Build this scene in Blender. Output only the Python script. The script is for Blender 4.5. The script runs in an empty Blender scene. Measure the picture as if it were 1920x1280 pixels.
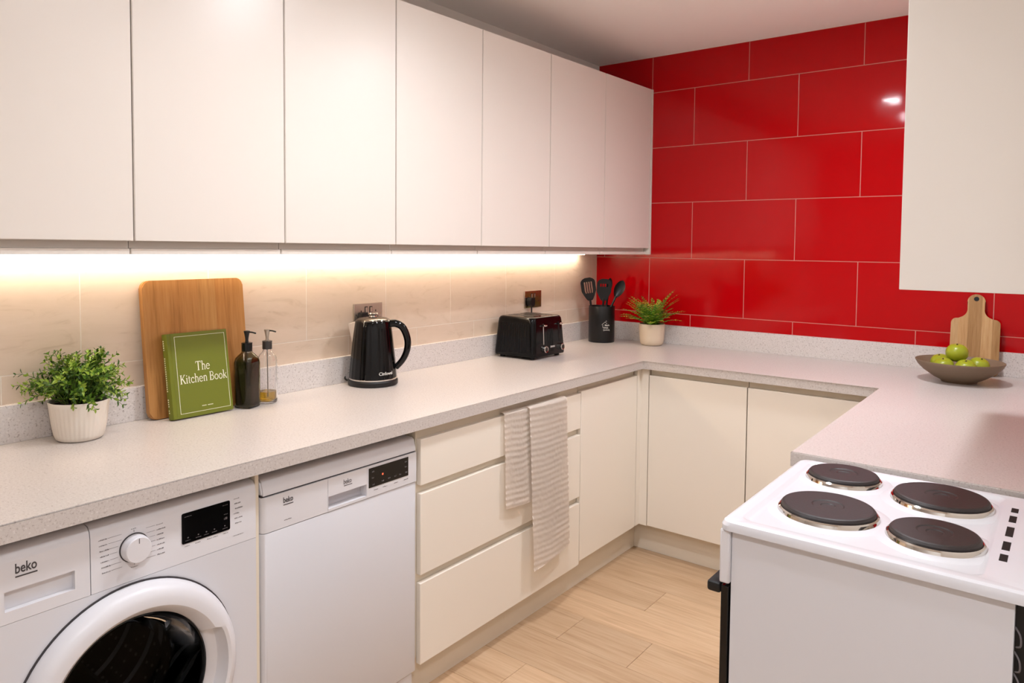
import bpy, bmesh, math, random
from mathutils import Matrix, Vector, noise as mnoise

random.seed(7)
S = bpy.context.scene
COL = S.collection
PI = math.pi

# ------------------------------------------------------------------ camera
cam_d = bpy.data.cameras.new('camera')
cam = bpy.data.objects.new('camera', cam_d); COL.objects.link(cam)
cam.matrix_world = Matrix(((0.78416818, -0.03595171, 0.61950605, 2.1749),
                           (0.62049384, 0.03219342, -0.78355024, -3.6529),
                           (0.00822595, 0.99883485, 0.04755287, 1.4363),
                           (0, 0, 0, 1)))
cam_d.sensor_width = 36.0
cam_d.lens = 25.6835
cam_d.shift_x = 0.0122286
cam_d.shift_y = -0.0608278
cam_d.clip_start = 0.05
S.camera = cam

# ------------------------------------------------------------------ world, exposure
w = bpy.data.worlds.new('world'); S.world = w; w.use_nodes = True
w.node_tree.nodes['Background'].inputs[0].default_value = (0.9, 0.93, 1.0, 1)
S.view_settings.view_transform = 'Standard'
S.view_settings.look = 'None'
S.view_settings.gamma = 1.0
S.view_settings.use_curve_mapping = False
S.view_settings.exposure = 0.36
CEIL_POWER = 170.0      # glow of the downlight diffusers
SPOT_POWER = 42.0      # beam of each downlight
SPOT_TILT = 0.0
LED_POWER = 26.0       # emission strength of the under-cabinet strip
CEIL_TINT = (0.96, 1.0, 1.07)
LED_TINT = (1.0, 0.84, 0.66)

w.node_tree.nodes['Background'].inputs[1].default_value = 0.05

# ------------------------------------------------------------------ helpers
def lin(c):
    if isinstance(c, str):
        c = [int(c[i:i + 2], 16) / 255 for i in (0, 2, 4)]
        c = [x / 12.92 if x <= 0.04045 else ((x + 0.055) / 1.055) ** 2.4 for x in c]
    return (c[0], c[1], c[2], 1.0)

def mat(name, color, rough=0.5, metal=0.0, spec=0.5, trans=0.0, ior=1.45, coat=0.0, bump=None, emit=None, sheen=0.0, coat_rough=0.05):
    m = bpy.data.materials.new(name); m.use_nodes = True
    nt = m.node_tree; b = nt.nodes['Principled BSDF']
    b.inputs['Base Color'].default_value = lin(color)
    b.inputs['Roughness'].default_value = rough
    b.inputs['Metallic'].default_value = metal
    b.inputs['Specular IOR Level'].default_value = spec
    b.inputs['Transmission Weight'].default_value = trans
    b.inputs['IOR'].default_value = ior
    b.inputs['Coat Weight'].default_value = coat
    b.inputs['Coat Roughness'].default_value = coat_rough
    b.inputs['Sheen Weight'].default_value = sheen
    if emit:
        b.inputs['Emission Color'].default_value = (*emit[0], 1)
        b.inputs['Emission Strength'].default_value = emit[1]
    if bump:
        sc, st, dist = bump
        tc = nt.nodes.new('ShaderNodeTexCoord')
        n = nt.nodes.new('ShaderNodeTexNoise'); n.inputs['Scale'].default_value = sc; n.inputs['Detail'].default_value = 3
        bp = nt.nodes.new('ShaderNodeBump'); bp.inputs['Strength'].default_value = st; bp.inputs['Distance'].default_value = dist
        nt.links.new(tc.outputs['Object'], n.inputs['Vector'])
        nt.links.new(n.outputs[0], bp.inputs['Height'])
        nt.links.new(bp.outputs['Normal'], b.inputs['Normal'])
    return m

def ramp(nt, stops):
    r = nt.nodes.new('ShaderNodeValToRGB')
    e = r.color_ramp.elements
    while len(e) < len(stops): e.new(0.5)
    for el, (p, c) in zip(e, stops):
        el.position = p; el.color = lin(c)
    return r

def wood(name, c_dark, c_mid, c_light, axis, rough=0.45, scale=1.0, per_object=True, coat=0.0, vary=(0.9, 1.07)):
    """Oak-like grain running along `axis` (0=x,1=y,2=z)."""
    m = mat(name, c_mid, rough, coat=coat); nt = m.node_tree; b = nt.nodes['Principled BSDF']
    tc = nt.nodes.new('ShaderNodeTexCoord')
    mp = nt.nodes.new('ShaderNodeMapping')
    s = [26.0 * scale] * 3; s[axis] = 1.7 * scale
    mp.inputs['Scale'].default_value = s
    nt.links.new(tc.outputs['Object'], mp.inputs['Vector'])
    src = mp.outputs[0]
    if per_object:
        oi = nt.nodes.new('ShaderNodeObjectInfo')
        mul = nt.nodes.new('ShaderNodeVectorMath'); mul.operation = 'SCALE'; mul.inputs[0].default_value = (37, 21, 53)
        nt.links.new(oi.outputs['Random'], mul.inputs['Scale'])
        add = nt.nodes.new('ShaderNodeVectorMath'); add.operation = 'ADD'
        nt.links.new(mp.outputs[0], add.inputs[0]); nt.links.new(mul.outputs[0], add.inputs[1]); src = add.outputs[0]
    n1 = nt.nodes.new('ShaderNodeTexNoise'); n1.inputs['Scale'].default_value = 0.9; n1.inputs['Detail'].default_value = 5
    n1.inputs['Distortion'].default_value = 1.2
    n2 = nt.nodes.new('ShaderNodeTexNoise'); n2.inputs['Scale'].default_value = 5.5; n2.inputs['Detail'].default_value = 6
    nt.links.new(src, n1.inputs['Vector']); nt.links.new(src, n2.inputs['Vector'])
    mx = nt.nodes.new('ShaderNodeMath'); mx.operation = 'MULTIPLY_ADD'; mx.inputs[1].default_value = 0.45
    nt.links.new(n2.outputs[0], mx.inputs[0])
    ml = nt.nodes.new('ShaderNodeMath'); ml.operation = 'MULTIPLY'; ml.inputs[1].default_value = 0.6
    nt.links.new(n1.outputs[0], ml.inputs[0]); nt.links.new(ml.outputs[0], mx.inputs[2])
    r = ramp(nt, [(0.32, c_dark), (0.5, c_mid), (0.72, c_light)])
    nt.links.new(mx.outputs[0], r.inputs[0])
    out = r.outputs[0]
    if per_object:
        hs = nt.nodes.new('ShaderNodeHueSaturation')
        mr = nt.nodes.new('ShaderNodeMapRange'); mr.inputs['To Min'].default_value = vary[0]; mr.inputs['To Max'].default_value = vary[1]
        nt.links.new(oi.outputs['Random'], mr.inputs[0]); nt.links.new(mr.outputs[0], hs.inputs['Value'])
        nt.links.new(out, hs.inputs['Color']); out = hs.outputs[0]
    nt.links.new(out, b.inputs['Base Color'])
    return m

def speckle(name, base, dark, light, rough=0.28):
    m = mat(name, base, rough); nt = m.node_tree; b = nt.nodes['Principled BSDF']
    tc = nt.nodes.new('ShaderNodeTexCoord')
    n1 = nt.nodes.new('ShaderNodeTexNoise'); n1.inputs['Scale'].default_value = 190; n1.inputs['Detail'].default_value = 2
    n2 = nt.nodes.new('ShaderNodeTexNoise'); n2.inputs['Scale'].default_value = 330; n2.inputs['Detail'].default_value = 2
    nt.links.new(tc.outputs['Object'], n1.inputs['Vector']); nt.links.new(tc.outputs['Object'], n2.inputs['Vector'])
    r1 = ramp(nt, [(0.33, dark), (0.40, base), (0.62, base), (0.68, light)])
    r2 = ramp(nt, [(0.30, (0.82, 0.79, 0.77)), (0.38, (1, 1, 1)), (1, (1, 1, 1))])
    nt.links.new(n1.outputs[0], r1.inputs[0]); nt.links.new(n2.outputs[0], r2.inputs[0])
    mx = nt.nodes.new('ShaderNodeMix'); mx.data_type = 'RGBA'; mx.blend_type = 'MULTIPLY'; mx.inputs[0].default_value = 1
    nt.links.new(r1.outputs[0], mx.inputs[6]); nt.links.new(r2.outputs[0], mx.inputs[7])
    nt.links.new(mx.outputs[2], b.inputs['Base Color'])
    return m

WPOS = {}
def new(name, data=None, parent=None):
    o = bpy.data.objects.new(name, data); COL.objects.link(o)
    if parent: o.parent = parent
    return o

def empty(name, loc=(0, 0, 0), rotz=0.0, label=None, cat=None, group=None, kind=None):
    o = new(name); o.location = loc; o.rotation_euler = (0, 0, rotz); o.empty_display_size = 0.05
    WPOS[o.name] = Vector(loc)
    return tag(o, label, cat, group, kind)

def tag(o, label=None, cat=None, group=None, kind=None):
    if label: o['label'] = label
    if cat: o['category'] = cat
    if group: o['group'] = group
    if kind: o['kind'] = kind
    return o

def obj(name, bm, m, parent=None, smooth=20, local=False):
    """One mesh object. Without local=True the geometry is given in room coordinates and moved to the parent's origin."""
    if parent is not None and not local:
        off = WPOS.get(parent.name, Vector((0, 0, 0)))
        bmesh.ops.translate(bm, verts=bm.verts, vec=-off)
    bmesh.ops.recalc_face_normals(bm, faces=bm.faces)
    me = bpy.data.meshes.new(name); bm.to_mesh(me); bm.free()
    for mm in (m if isinstance(m, (list, tuple)) else [m]): me.materials.append(mm)
    if smooth:
        me.shade_smooth(); me.set_sharp_from_angle(angle=math.radians(smooth))
    o = new(name, me, parent)
    if parent is not None: WPOS[o.name] = Vector((0, 0, 0)) if local else WPOS.get(parent.name, Vector((0, 0, 0)))
    else: WPOS[o.name] = Vector((0, 0, 0))
    return o

def box(bm, x0, x1, y0, y1, z0, z1, bev=0.0, seg=2):
    b = bmesh.new()
    vs = [b.verts.new(p) for p in ((x0, y0, z0), (x1, y0, z0), (x1, y1, z0), (x0, y1, z0), (x0, y0, z1), (x1, y0, z1), (x1, y1, z1), (x0, y1, z1))]
    for f in ((3, 2, 1, 0), (4, 5, 6, 7), (0, 1, 5, 4), (1, 2, 6, 5), (2, 3, 7, 6), (3, 0, 4, 7)):
        b.faces.new([vs[i] for i in f])
    if bev > 0:
        bmesh.ops.bevel(b, geom=list(b.edges), offset=bev, segments=seg, affect='EDGES', profile=0.5)
    merge(bm, b); return bm

def merge(bm, b, M=None):
    if M is not None: bmesh.ops.transform(b, matrix=M, verts=b.verts)
    me = bpy.data.meshes.new('tmp'); b.to_mesh(me); b.free()
    bm.from_mesh(me); bpy.data.meshes.remove(me)
    return bm

def bx(*a, **k): return box(bmesh.new(), *a, **k)

def lathe(bm, prof, n=48, c=(0, 0, 0), cap0=True, cap1=True, rfun=None):
    rings = []
    for k, (r, z) in enumerate(prof):
        if r < 1e-6:
            rings.append([bm.verts.new((c[0], c[1], c[2] + z))]); continue
        ring = []
        for i in range(n):
            a = 2 * PI * i / n; rr = r * (rfun(a, k) if rfun else 1)
            ring.append(bm.verts.new((c[0] + rr * math.cos(a), c[1] + rr * math.sin(a), c[2] + z)))
        rings.append(ring)
    for A, B in zip(rings, rings[1:]):
        for i in range(n):
            j = (i + 1) % n
            if len(A) == 1 and len(B) == 1: continue
            if len(A) == 1: bm.faces.new((A[0], B[j], B[i]))
            elif len(B) == 1: bm.faces.new((A[i], A[j], B[0]))
            else: bm.faces.new((A[i], A[j], B[j], B[i]))
    if cap0 and len(rings[0]) > 1: bm.faces.new(list(reversed(rings[0])))
    if cap1 and len(rings[-1]) > 1: bm.faces.new(rings[-1])
    return bm

def tube(bm, pts, rad, n=10, cap=True):
    """Tube through pts; rad a number or a list."""
    pts = [Vector(p) for p in pts]
    rings = []
    up = Vector((0.13, 0.21, 0.97))
    for i, p in enumerate(pts):
        t = (pts[min(i + 1, len(pts) - 1)] - pts[max(i - 1, 0)]).normalized()
        a = t.cross(up)
        if a.length < 1e-3: a = t.cross(Vector((1, 0, 0)))
        a.normalize(); b2 = t.cross(a).normalized()
        r = rad[i] if isinstance(rad, (list, tuple)) else rad
        rings.append([bm.verts.new(p + a * (r * math.cos(2 * PI * k / n)) + b2 * (r * math.sin(2 * PI * k / n))) for k in range(n)])
    for A, B in zip(rings, rings[1:]):
        for k in range(n): bm.faces.new((A[k], A[(k + 1) % n], B[(k + 1) % n], B[k]))
    if cap:
        bm.faces.new(rings[0]); bm.faces.new(list(reversed(rings[-1])))
    return bm

def spline(P, n=8):
    P = [Vector(p) for p in P]; out = []
    for i in range(len(P) - 1):
        p0, p1, p2, p3 = P[max(i - 1, 0)], P[i], P[i + 1], P[min(i + 2, len(P) - 1)]
        for k in range(n):
            t = k / n
            out.append(0.5 * ((2 * p1) + (p2 - p0) * t + (2 * p0 - 5 * p1 + 4 * p2 - p3) * t * t + (3 * p1 - p0 - 3 * p2 + p3) * t ** 3))
    out.append(P[-1]); return out

def prism(bm, pts, d0, d1, fn):
    """Extrude the 2-D outline pts between depths d0 and d1; fn(u, v, d) -> 3-D."""
    A = [bm.verts.new(fn(u, v, d0)) for u, v in pts]; B = [bm.verts.new(fn(u, v, d1)) for u, v in pts]
    bm.faces.new(A); bm.faces.new(list(reversed(B)))
    for i in range(len(pts)):
        j = (i + 1) % len(pts); bm.faces.new((A[i], A[j], B[j], B[i]))
    return bm

def rrect(x0, x1, y0, y1, r, n=5):
    out = []
    for cx, cy, a0 in ((x1 - r, y1 - r, 0), (x0 + r, y1 - r, PI / 2), (x0 + r, y0 + r, PI), (x1 - r, y0 + r, 1.5 * PI)):
        for k in range(n + 1):
            a = a0 + PI / 2 * k / n; out.append((cx + r * math.cos(a), cy + r * math.sin(a)))
    return out

FACE_X = Matrix(((0, 0, 1, 0), (1, 0, 0, 0), (0, 1, 0, 0), (0, 0, 0, 1)))   # text plane facing +x, reading along +y
def text_bm(body, size, depth=0.0003, align='LEFT', bold=0.0):
    cu = bpy.data.curves.new('t', 'FONT'); cu.body = body; cu.size = size; cu.extrude = depth; cu.align_x = align
    cu.resolution_u = 3; cu.offset = bold
    o = bpy.data.objects.new('t', cu); COL.objects.link(o)
    dg = bpy.context.evaluated_depsgraph_get()
    me = bpy.data.meshes.new_from_object(o.evaluated_get(dg))
    bpy.data.objects.remove(o); bpy.data.curves.remove(cu)
    b = bmesh.new(); b.from_mesh(me); bpy.data.meshes.remove(me)
    return b

def text_on_x(body, size, x, y, z, sx=1.0, **k):
    b = text_bm(body, size, **k)
    bmesh.ops.scale(b, vec=(sx, 1, 1), verts=b.verts)
    bmesh.ops.transform(b, matrix=Matrix.Translation((x, y, z)) @ FACE_X, verts=b.verts)
    return b

# ------------------------------------------------------------------ materials
M = {}
M['cab'] = mat('cream satin cabinet paint', 'F0E7DA', 0.30, spec=0.5)
M['cab_wall'] = mat('warm white satin wall cabinet paint', 'E6DDD3', 0.30, spec=0.5)
M['carcass'] = mat('cream cabinet carcass board', 'E4D9C6', 0.5)
M['plinth'] = mat('cream plinth board', 'E2D7C6', 0.45)
M['white'] = mat('white enamel', 'D9D8DC', 0.22, spec=0.5)
M['white_plastic'] = mat('white appliance plastic', 'DEDCDF', 0.35)
M['grey_plastic'] = mat('pale grey plastic recess', 'CFCBCF', 0.4)
M['black_gloss'] = mat('black glossy plastic', '0A0A0B', 0.08)
M['black_matte'] = mat('black matte plastic', '121212', 0.45)
M['rubber'] = mat('black rubber', '0B0B0C', 0.55)
M['seam'] = mat('dark seam', '3A3638', 0.6)
M['floor_gap'] = mat('brown floor joint', '7A5C42', 0.8)
M['mark'] = mat('grey print', '6B6668', 0.5)
M['mark_dark'] = mat('dark grey print', '4A4648', 0.5)
M['mark_white'] = mat('white print', 'D8D4CC', 0.5)
M['chrome'] = mat('polished chrome', 'D8D4CE', 0.07, metal=1.0)
M['steel'] = mat('brushed steel', 'C9C0B4', 0.28, metal=1.0)
M['worktop'] = speckle('pale speckled worktop', 'C9C0BA', 'B3A8A1', 'D5CEC9')
M['upstand'] = speckle('pale grey speckled upstand', 'D5CDC8', 'AFA49D', 'E2DBD6', 0.35)
M['ceiling'] = mat('white ceiling paint', 'FAF5F0', 0.9)
M['plaster'] = mat('white wall paint', 'EAE4DC', 0.9)
M['taupe'] = mat('pale grey wall paint', 'DAD5D0', 0.9)
M['grout_red'] = mat('pale pink grout', 'C98A7C', 0.8)
M['grout_beige'] = mat('pale cream grout', 'F2E8DC', 0.8)

# glossy red tile with a slight wave to its surface
m = mat('glossy red ceramic tile', 'B4030B', 0.07, spec=0.30); M['red'] = m
nt = m.node_tree; b = nt.nodes['Principled BSDF']
tc = nt.nodes.new('ShaderNodeTexCoord'); n = nt.nodes.new('ShaderNodeTexNoise'); n.inputs['Scale'].default_value = 9; n.inputs['Detail'].default_value = 2
bp = nt.nodes.new('ShaderNodeBump'); bp.inputs['Strength'].default_value = 0.05; bp.inputs['Distance'].default_value = 0.008
oi = nt.nodes.new('ShaderNodeObjectInfo'); ad = nt.nodes.new('ShaderNodeVectorMath'); ad.operation = 'ADD'
nt.links.new(tc.outputs['Object'], ad.inputs[0]); nt.links.new(oi.outputs['Location'], ad.inputs[1])
nt.links.new(ad.outputs[0], n.inputs['Vector']); nt.links.new(n.outputs[0], bp.inputs['Height']); nt.links.new(bp.outputs[0], b.inputs['Normal'])

# beige stone-look tile
m = mat('beige stone look tile', 'DCC6AE', 0.38); M['beige'] = m
nt = m.node_tree; b = nt.nodes['Principled BSDF']
tc = nt.nodes.new('ShaderNodeTexCoord'); oi = nt.nodes.new('ShaderNodeObjectInfo')
ad = nt.nodes.new('ShaderNodeVectorMath'); ad.operation = 'ADD'
nt.links.new(tc.outputs['Object'], ad.inputs[0]); nt.links.new(oi.outputs['Location'], ad.inputs[1])
mp = nt.nodes.new('ShaderNodeMapping'); mp.inputs['Rotation'].default_value = (0.6, 0, 0); mp.inputs['Scale'].default_value = (1, 4, 13)
nt.links.new(ad.outputs[0], mp.inputs['Vector'])
n1 = nt.nodes.new('ShaderNodeTexNoise'); n1.inputs['Scale'].default_value = 1.6; n1.inputs['Detail'].default_value = 8; n1.inputs['Roughness'].default_value = 0.62; n1.inputs['Distortion'].default_value = 1.5
nt.links.new(mp.outputs[0], n1.inputs['Vector'])
r = ramp(nt, [(0.28, 'D2BEA9'), (0.42, 'DFCDBA'), (0.62, 'E2D0BE'), (0.85, 'E6D7C7')])
nt.links.new(n1.outputs[0], r.inputs[0]); nt.links.new(r.outputs[0], b.inputs['Base Color'])

M['oak_floor'] = wood('pale oak laminate plank', 'B4916F', 'C7A582', 'D5B695', 0, 0.42, 0.8)
M['oak_board'] = wood('oiled oak board', '8F5F2E', 'B07A40', 'C08B50', 2, 0.45, 1.2, vary=(0.8, 1.12))
M['oak_paddle'] = wood('pale oak stave', 'A87C4A', 'BE9462', 'CDA878', 2, 0.5, 1.6, vary=(0.92, 1.08))
M['oak_paddle_dark'] = wood('darker oak stave', '8F6638', 'A57C4C', 'B68D5E', 2, 0.5, 1.6, vary=(0.92, 1.08))
M['oak_board_light'] = wood('lighter oak stave', 'A06E3A', 'BC884C', 'CB995C', 2, 0.45, 1.2)
M['light_face'] = mat('ceiling lamp diffuser', 'FFFFFF', 0.5, emit=(CEIL_TINT, CEIL_POWER))
M['light_face_dim'] = mat('ceiling lamp diffuser, dimmer', 'FFFFFF', 0.5, emit=(CEIL_TINT, CEIL_POWER * 0.5))
M['led_face'] = mat('led strip diffuser', 'FFFFFF', 0.5, emit=(LED_TINT, LED_POWER))

# ------------------------------------------------------------------ room dimensions
H = 2.4535
XR = 2.223          # right wall
YF = -4.5           # wall behind the camera
XFAR = 3.1          # room widens behind the camera
WT = 0.91           # worktop height
WB = 0.872
XW, YB, XRW, YE = 0.631, -0.635, 1.613, -1.727   # worktop edges

# ------------------------------------------------------------------ setting
def structure(name, bm, m, label, cat):
    return tag(obj(name, bm, m), label, cat, kind='structure')

floor = structure('floor', bx(-0.1, XFAR + 0.1, YF - 0.1, 0.1, -0.1, -0.009), M['floor_gap'], 'pale oak plank floor between the kitchen units', 'floor')
pl_rows = 23; pw = 0.1953; y_top = -0.696 + 3 * pw
cuts = {1: (0.35, 1.55), 2: (0.2, 1.35), 3: (0.55, 1.75), 4: (0.887, 2.1), 5: (0.3, 1.6), 6: (0.731, 1.019, 2.2), 7: (0.45, 1.5), 8: (0.74, 1.95), 9: (0.5, 1.3), 10: (0.95, 2.0)}
gap = 0.0006
for k in range(pl_rows):
    y1 = y_top - k * pw; y0 = y1 - pw
    y1c = min(y1, 0.0); y0c = max(y0, YF)
    if y1c - y0c < 0.01: continue
    xs = [0.0] + list(cuts.get(k, (0.3 + (k * 0.37) % 0.8, 1.5 + (k * 0.29) % 0.6))) + [2.9 if k % 2 else 2.7, XFAR]
    for a, c in zip(xs, xs[1:]):
        cx, cy = (a + c) / 2, (y0c + y1c) / 2
        p = obj('plank', bx(-(c - a) / 2 + gap, (c - a) / 2 - gap, -(y1c - y0c) / 2 + gap, (y1c - y0c) / 2 - gap, -0.0095, 0.0, bev=0.0008, seg=1), M['oak_floor'], floor, local=True)
        p.location = (cx, cy, 0)

structure('ceiling', bx(-0.1, XFAR + 0.1, YF - 0.1, 0.1, H, H + 0.1), M['ceiling'], 'plain white painted ceiling above the wall cabinets', 'ceiling')
wl = structure('wall_left', bx(-0.12, -0.0007, YF, 0.1, 0, H), M['grout_beige'], 'beige tiled wall behind the long worktop', 'wall')
wb = structure('wall_back', bx(-0.12, XR + 0.12, 0.0008, 0.12, 0, H), M['grout_red'], 'wall of large glossy red tiles at the far end', 'wall')
structure('wall_right', bx(XR, XR + 0.12, -2.75, 0.0025, 0, H), M['plaster'], 'white wall behind the cooker', 'wall')
structure('wall_return', bx(XR + 0.12, XFAR, -2.75, -2.63, 0, H), M['taupe'], 'pale grey return wall beside the room entrance', 'wall')
structure('wall_side', bx(XFAR, XFAR + 0.12, YF, -2.63, 0, H), M['taupe'], 'pale grey side wall where the room widens', 'wall')
structure('wall_front', bx(-0.12, XFAR + 0.12, YF - 0.12, YF, 0, H), M['taupe'], 'pale grey wall facing the red tiles', 'wall')

# upper plaster of the left wall over the tile line
tag(obj('plaster_panel', bx(-0.0006, 0.0, YF, 0.0, 1.386, H), M['plaster'], wl), 'white plaster above the tiles')

TILE = {}
def tile(parent, m, axis, a0, a1, z0, z1, g=0.0016, t=0.0055):
    """Tile in the wall plane; axis 0: faces -y on the far wall, axis 1: faces +x on the side wall."""
    wd, ht = round(a1 - a0, 4), round(z1 - z0, 4)
    key = (axis, wd, ht)
    if key not in TILE:
        if axis == 0: bm = bx(-wd / 2 + g, wd / 2 - g, 0, t, -ht / 2 + g, ht / 2 - g, bev=0.0006)
        else: bm = bx(-t, 0, -wd / 2 + g, wd / 2 - g, -ht / 2 + g, ht / 2 - g, bev=0.0005)
        o = obj('tile', bm, m, parent, smooth=0, local=True); TILE[key] = o.data
    else:
        o = new('tile', TILE[key], parent)
    o.location = ((a0 + a1) / 2, 0, (z0 + z1) / 2) if axis == 0 else (0, (a0 + a1) / 2, (z0 + z1) / 2)

t0, th, tw, tx = 2.2616, 0.2973, 0.5249, 0.3343
rows = [(t0, H)] + [(t0 - (k + 1) * th, t0 - k * th) for k in range(4)] + [(t0 - 5 * th, t0 - 4 * th)]
for k, (z0, z1) in enumerate(rows):
    off = tx if k % 2 == 0 else tx + 0.4613 * tw
    js = [off + j * tw for j in range(-2, 6)]
    js = [0.0] + [j for j in js if 0.02 < j < XR - 0.02] + [XR]
    for a, c in zip(js, js[1:]): tile(wb, M['red'], 0, a, c, z0, z1)
yj = [-3.94, -3.555, -3.17, -2.785, -2.401, -2.023, -1.637, -1.251, -0.85, -0.428, -0.054, 0.0]
for a, c in zip(yj, yj[1:]): tile(wl, M['beige'], 1, a, c, 1.084, 1.385)
yj = [-3.75, -3.36, -2.98, -2.59, -2.2, -1.83, -1.46, -1.09, -0.70, -0.312, 0.0]
for a, c in zip(yj, yj[1:]): tile(wl, M['beige'], 1, a, c, 0.785, 1.084)

# worktop
bm = bmesh.new()
YL = -3.245
pts = [(0.0, YL), (XW, YL), (XW, YB), (XRW, YB), (XRW, YE), (XR, YE), (XR, 0.0), (0.0, 0.0)]
prism(bm, pts, WB, WT, lambda u, v, d: (u, v, d))
bmesh.ops.bevel(bm, geom=[e for e in bm.edges if all(abs(v.co.z - WT) < 1e-5 for v in e.verts)], offset=0.0025, segments=2, affect='EDGES')
bmesh.ops.triangulate(bm, faces=[f for f in bm.faces if len(f.verts) > 4])
tag(obj('worktop', bm, M['worktop']), 'pale speckled worktop running along three sides of the kitchen', 'worktop')
structure('trim_1', bx(0.0005, 0.02, YL, -0.0005, WT, 1.0094, bev=0.0012), M['upstand'], 'pale speckled upstand below the beige tiles', 'upstand')
structure('trim_2', bx(0.0205, XR - 0.0005, -0.02, -0.0005, WT, 1.0094, bev=0.0012), M['upstand'], 'pale speckled upstand below the red tiles', 'upstand')
structure('baseboard_left', bx(0.541, 0.559, -2.045, -0.537, 0.001, 0.135), M['plinth'], 'cream plinth under the drawer unit', 'plinth')
structure('baseboard_back', bx(0.5595, 1.668, -0.555, -0.537, 0.001, 0.135), M['plinth'], 'cream plinth under the two far cupboard doors', 'plinth')
structure('baseboard_right', bx(1.67, 1.688, YE + 0.02, -0.5555, 0.001, 0.135), M['plinth'], 'cream plinth of the run beyond the cooker', 'plinth')

# ------------------------------------------------------------------ wall cabinets on the tiled side
def zb(y): return 1.4215 - 0.0056 * y          # lower edge of the doors
def zt(y): return 2.2790 + 0.0085 * y          # upper edge of the doors
gy = [-0.016, -0.5037, -0.977, -1.4458, -1.905, -2.352, -2.792, -3.245]
names = ['wall cabinet against the red tiles, at the far end of the run',
         'wall cabinet second from the red tiles', 'wall cabinet above the toaster, third from the red tiles', 'wall cabinet fourth from the red tiles, between those above toaster and kettle',
         'wall cabinet above the kettle, fifth from the red tiles', 'wide wall cabinet above the chopping board and green book',
         'wall cabinet cut by the picture edge, above the leafy plant in ribbed pot']
def slope_box(x0, x1, y0, y1, f0, f1, bev=0.0):
    b = bmesh.new()
    P = [(x0, y0, f0(y0)), (x1, y0, f0(y0)), (x1, y1, f0(y1)), (x0, y1, f0(y1)), (x0, y0, f1(y0)), (x1, y0, f1(y0)), (x1, y1, f1(y1)), (x0, y1, f1(y1))]
    vs = [b.verts.new(p) for p in P]
    for f in ((3, 2, 1, 0), (4, 5, 6, 7), (0, 1, 5, 4), (1, 2, 6, 5), (2, 3, 7, 6), (3, 0, 4, 7)): b.faces.new([vs[i] for i in f])
    if bev: bmesh.ops.bevel(b, geom=list(b.edges), offset=bev, segments=2, affect='EDGES')
    return b
for i in range(7):
    y1, y0 = gy[i], gy[i + 1]
    root = empty('wall_cabinet', (0.17, (y0 + y1) / 2, 1.39), label='off-white handleless ' + names[i], cat='cabinet', group='wall cabinets above the long worktop')
    obj('body', slope_box(0.001, 0.306, y0 + 0.001, y1 - 0.001, lambda y: zb(y) - 0.018, lambda y: zt(y) - 0.001), M['cab_wall'], root)
    obj('bottom_rail', slope_box(0.022, 0.318, y0 + 0.0015, y1 - 0.0015, lambda y: zb(y) - 0.034, lambda y: zb(y) - 0.0185, bev=0.0015), M['cab_wall'], root)
    obj('door', slope_box(0.3195, 0.339, y0 + 0.0018, y1 - 0.0018, zb, zt, bev=0.0015), M['cab_wall'], root)
    if i == 0:
        obj('end_panel', slope_box(0.001, 0.342, y1 + 0.0005, -0.0008, lambda y: zb(y) - 0.034, zt, bev=0.001), M['cab_wall'], root)

# under-cabinet strip light
root = empty('strip_light', (0.03, -1.7, 1.375), label='warm white strip light fixed under the wall cabinets', cat='light')
obj('housing', slope_box(0.024, 0.045, -3.24, -0.195, lambda y: zb(y) - 0.036, lambda y: zb(y) - 0.0195), M['steel'], root)
obj('diffuser', slope_box(0.026, 0.043, -3.235, -0.2, lambda y: zb(y) - 0.0395, lambda y: zb(y) - 0.0362), M['led_face'], root)

# ------------------------------------------------------------------ wall cabinet by the cooker
root = empty('wall_cabinet', (2.0, -1.3, 1.34), label='off-white wall cabinet end panel hanging above the fruit bowl and cooker', cat='cabinet')
obj('body', bx(1.876, XR - 0.001, -1.722, -0.88, 1.343, 2.12, bev=0.001), M['cab_wall'], root)
obj('side_panel', bx(1.851, XR - 0.001, -1.742, -1.7225, 1.339, 2.125, bev=0.0015), M['cab_wall'], root)
obj('door', bx(1.855, 1.875, -1.7215, -0.882, 1.345, 2.12, bev=0.0015), M['cab_wall'], root)

# ------------------------------------------------------------------ base units
def rail(name, x0, x1, y0, y1, z0, z1, root): return obj(name, bx(x0, x1, y0, y1, z0, z1, bev=0.0008), M['carcass'], root)

root = empty('drawer_unit', (0.3, -1.6, 0.14), label='cream three drawer base unit with the towel hanging over it', cat='drawer unit')
obj('body', bx(0.03, 0.5905, -2.06, -1.131, 0.1405, 0.871), M['carcass'], root)
obj('side_panel', bx(0.03, 0.5908, -2.0615, -2.044, 0.1405, 0.871, bev=0.001), M['carcass'], root)
for z0, z1 in ((0.690, 0.8345), (0.4075, 0.6635), (0.122, 0.380)):
    d = obj('drawer', bx(0.5915, 0.610, -2.057, -1.1325, z0, z1, bev=0.0015), M['cab'], root)
root = empty('base_cabinet', (0.3, -0.9, 0.14), label='cream base cabinet with one door between the drawers and inner corner', cat='cabinet')
obj('body', bx(0.03, 0.5905, -1.1295, -0.646, 0.1405, 0.871), M['carcass'], root)
obj('door', bx(0.5915, 0.610, -1.1285, -0.648, 0.136, 0.8415, bev=0.0015), M['cab'], root)

root = empty('corner_post', (0.61, -0.62, 0.14), label='narrow cream corner post where the two rows of base units meet', cat='filler panel')
obj('post', prism(bmesh.new(), [(0.5925, -0.645), (0.6105, -0.645), (0.6105, -0.6105), (0.649, -0.6105), (0.649, -0.592), (0.5925, -0.592)], 0.138, 0.871, lambda u, v, d: (u, v, d)), M['cab'], root)

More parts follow.
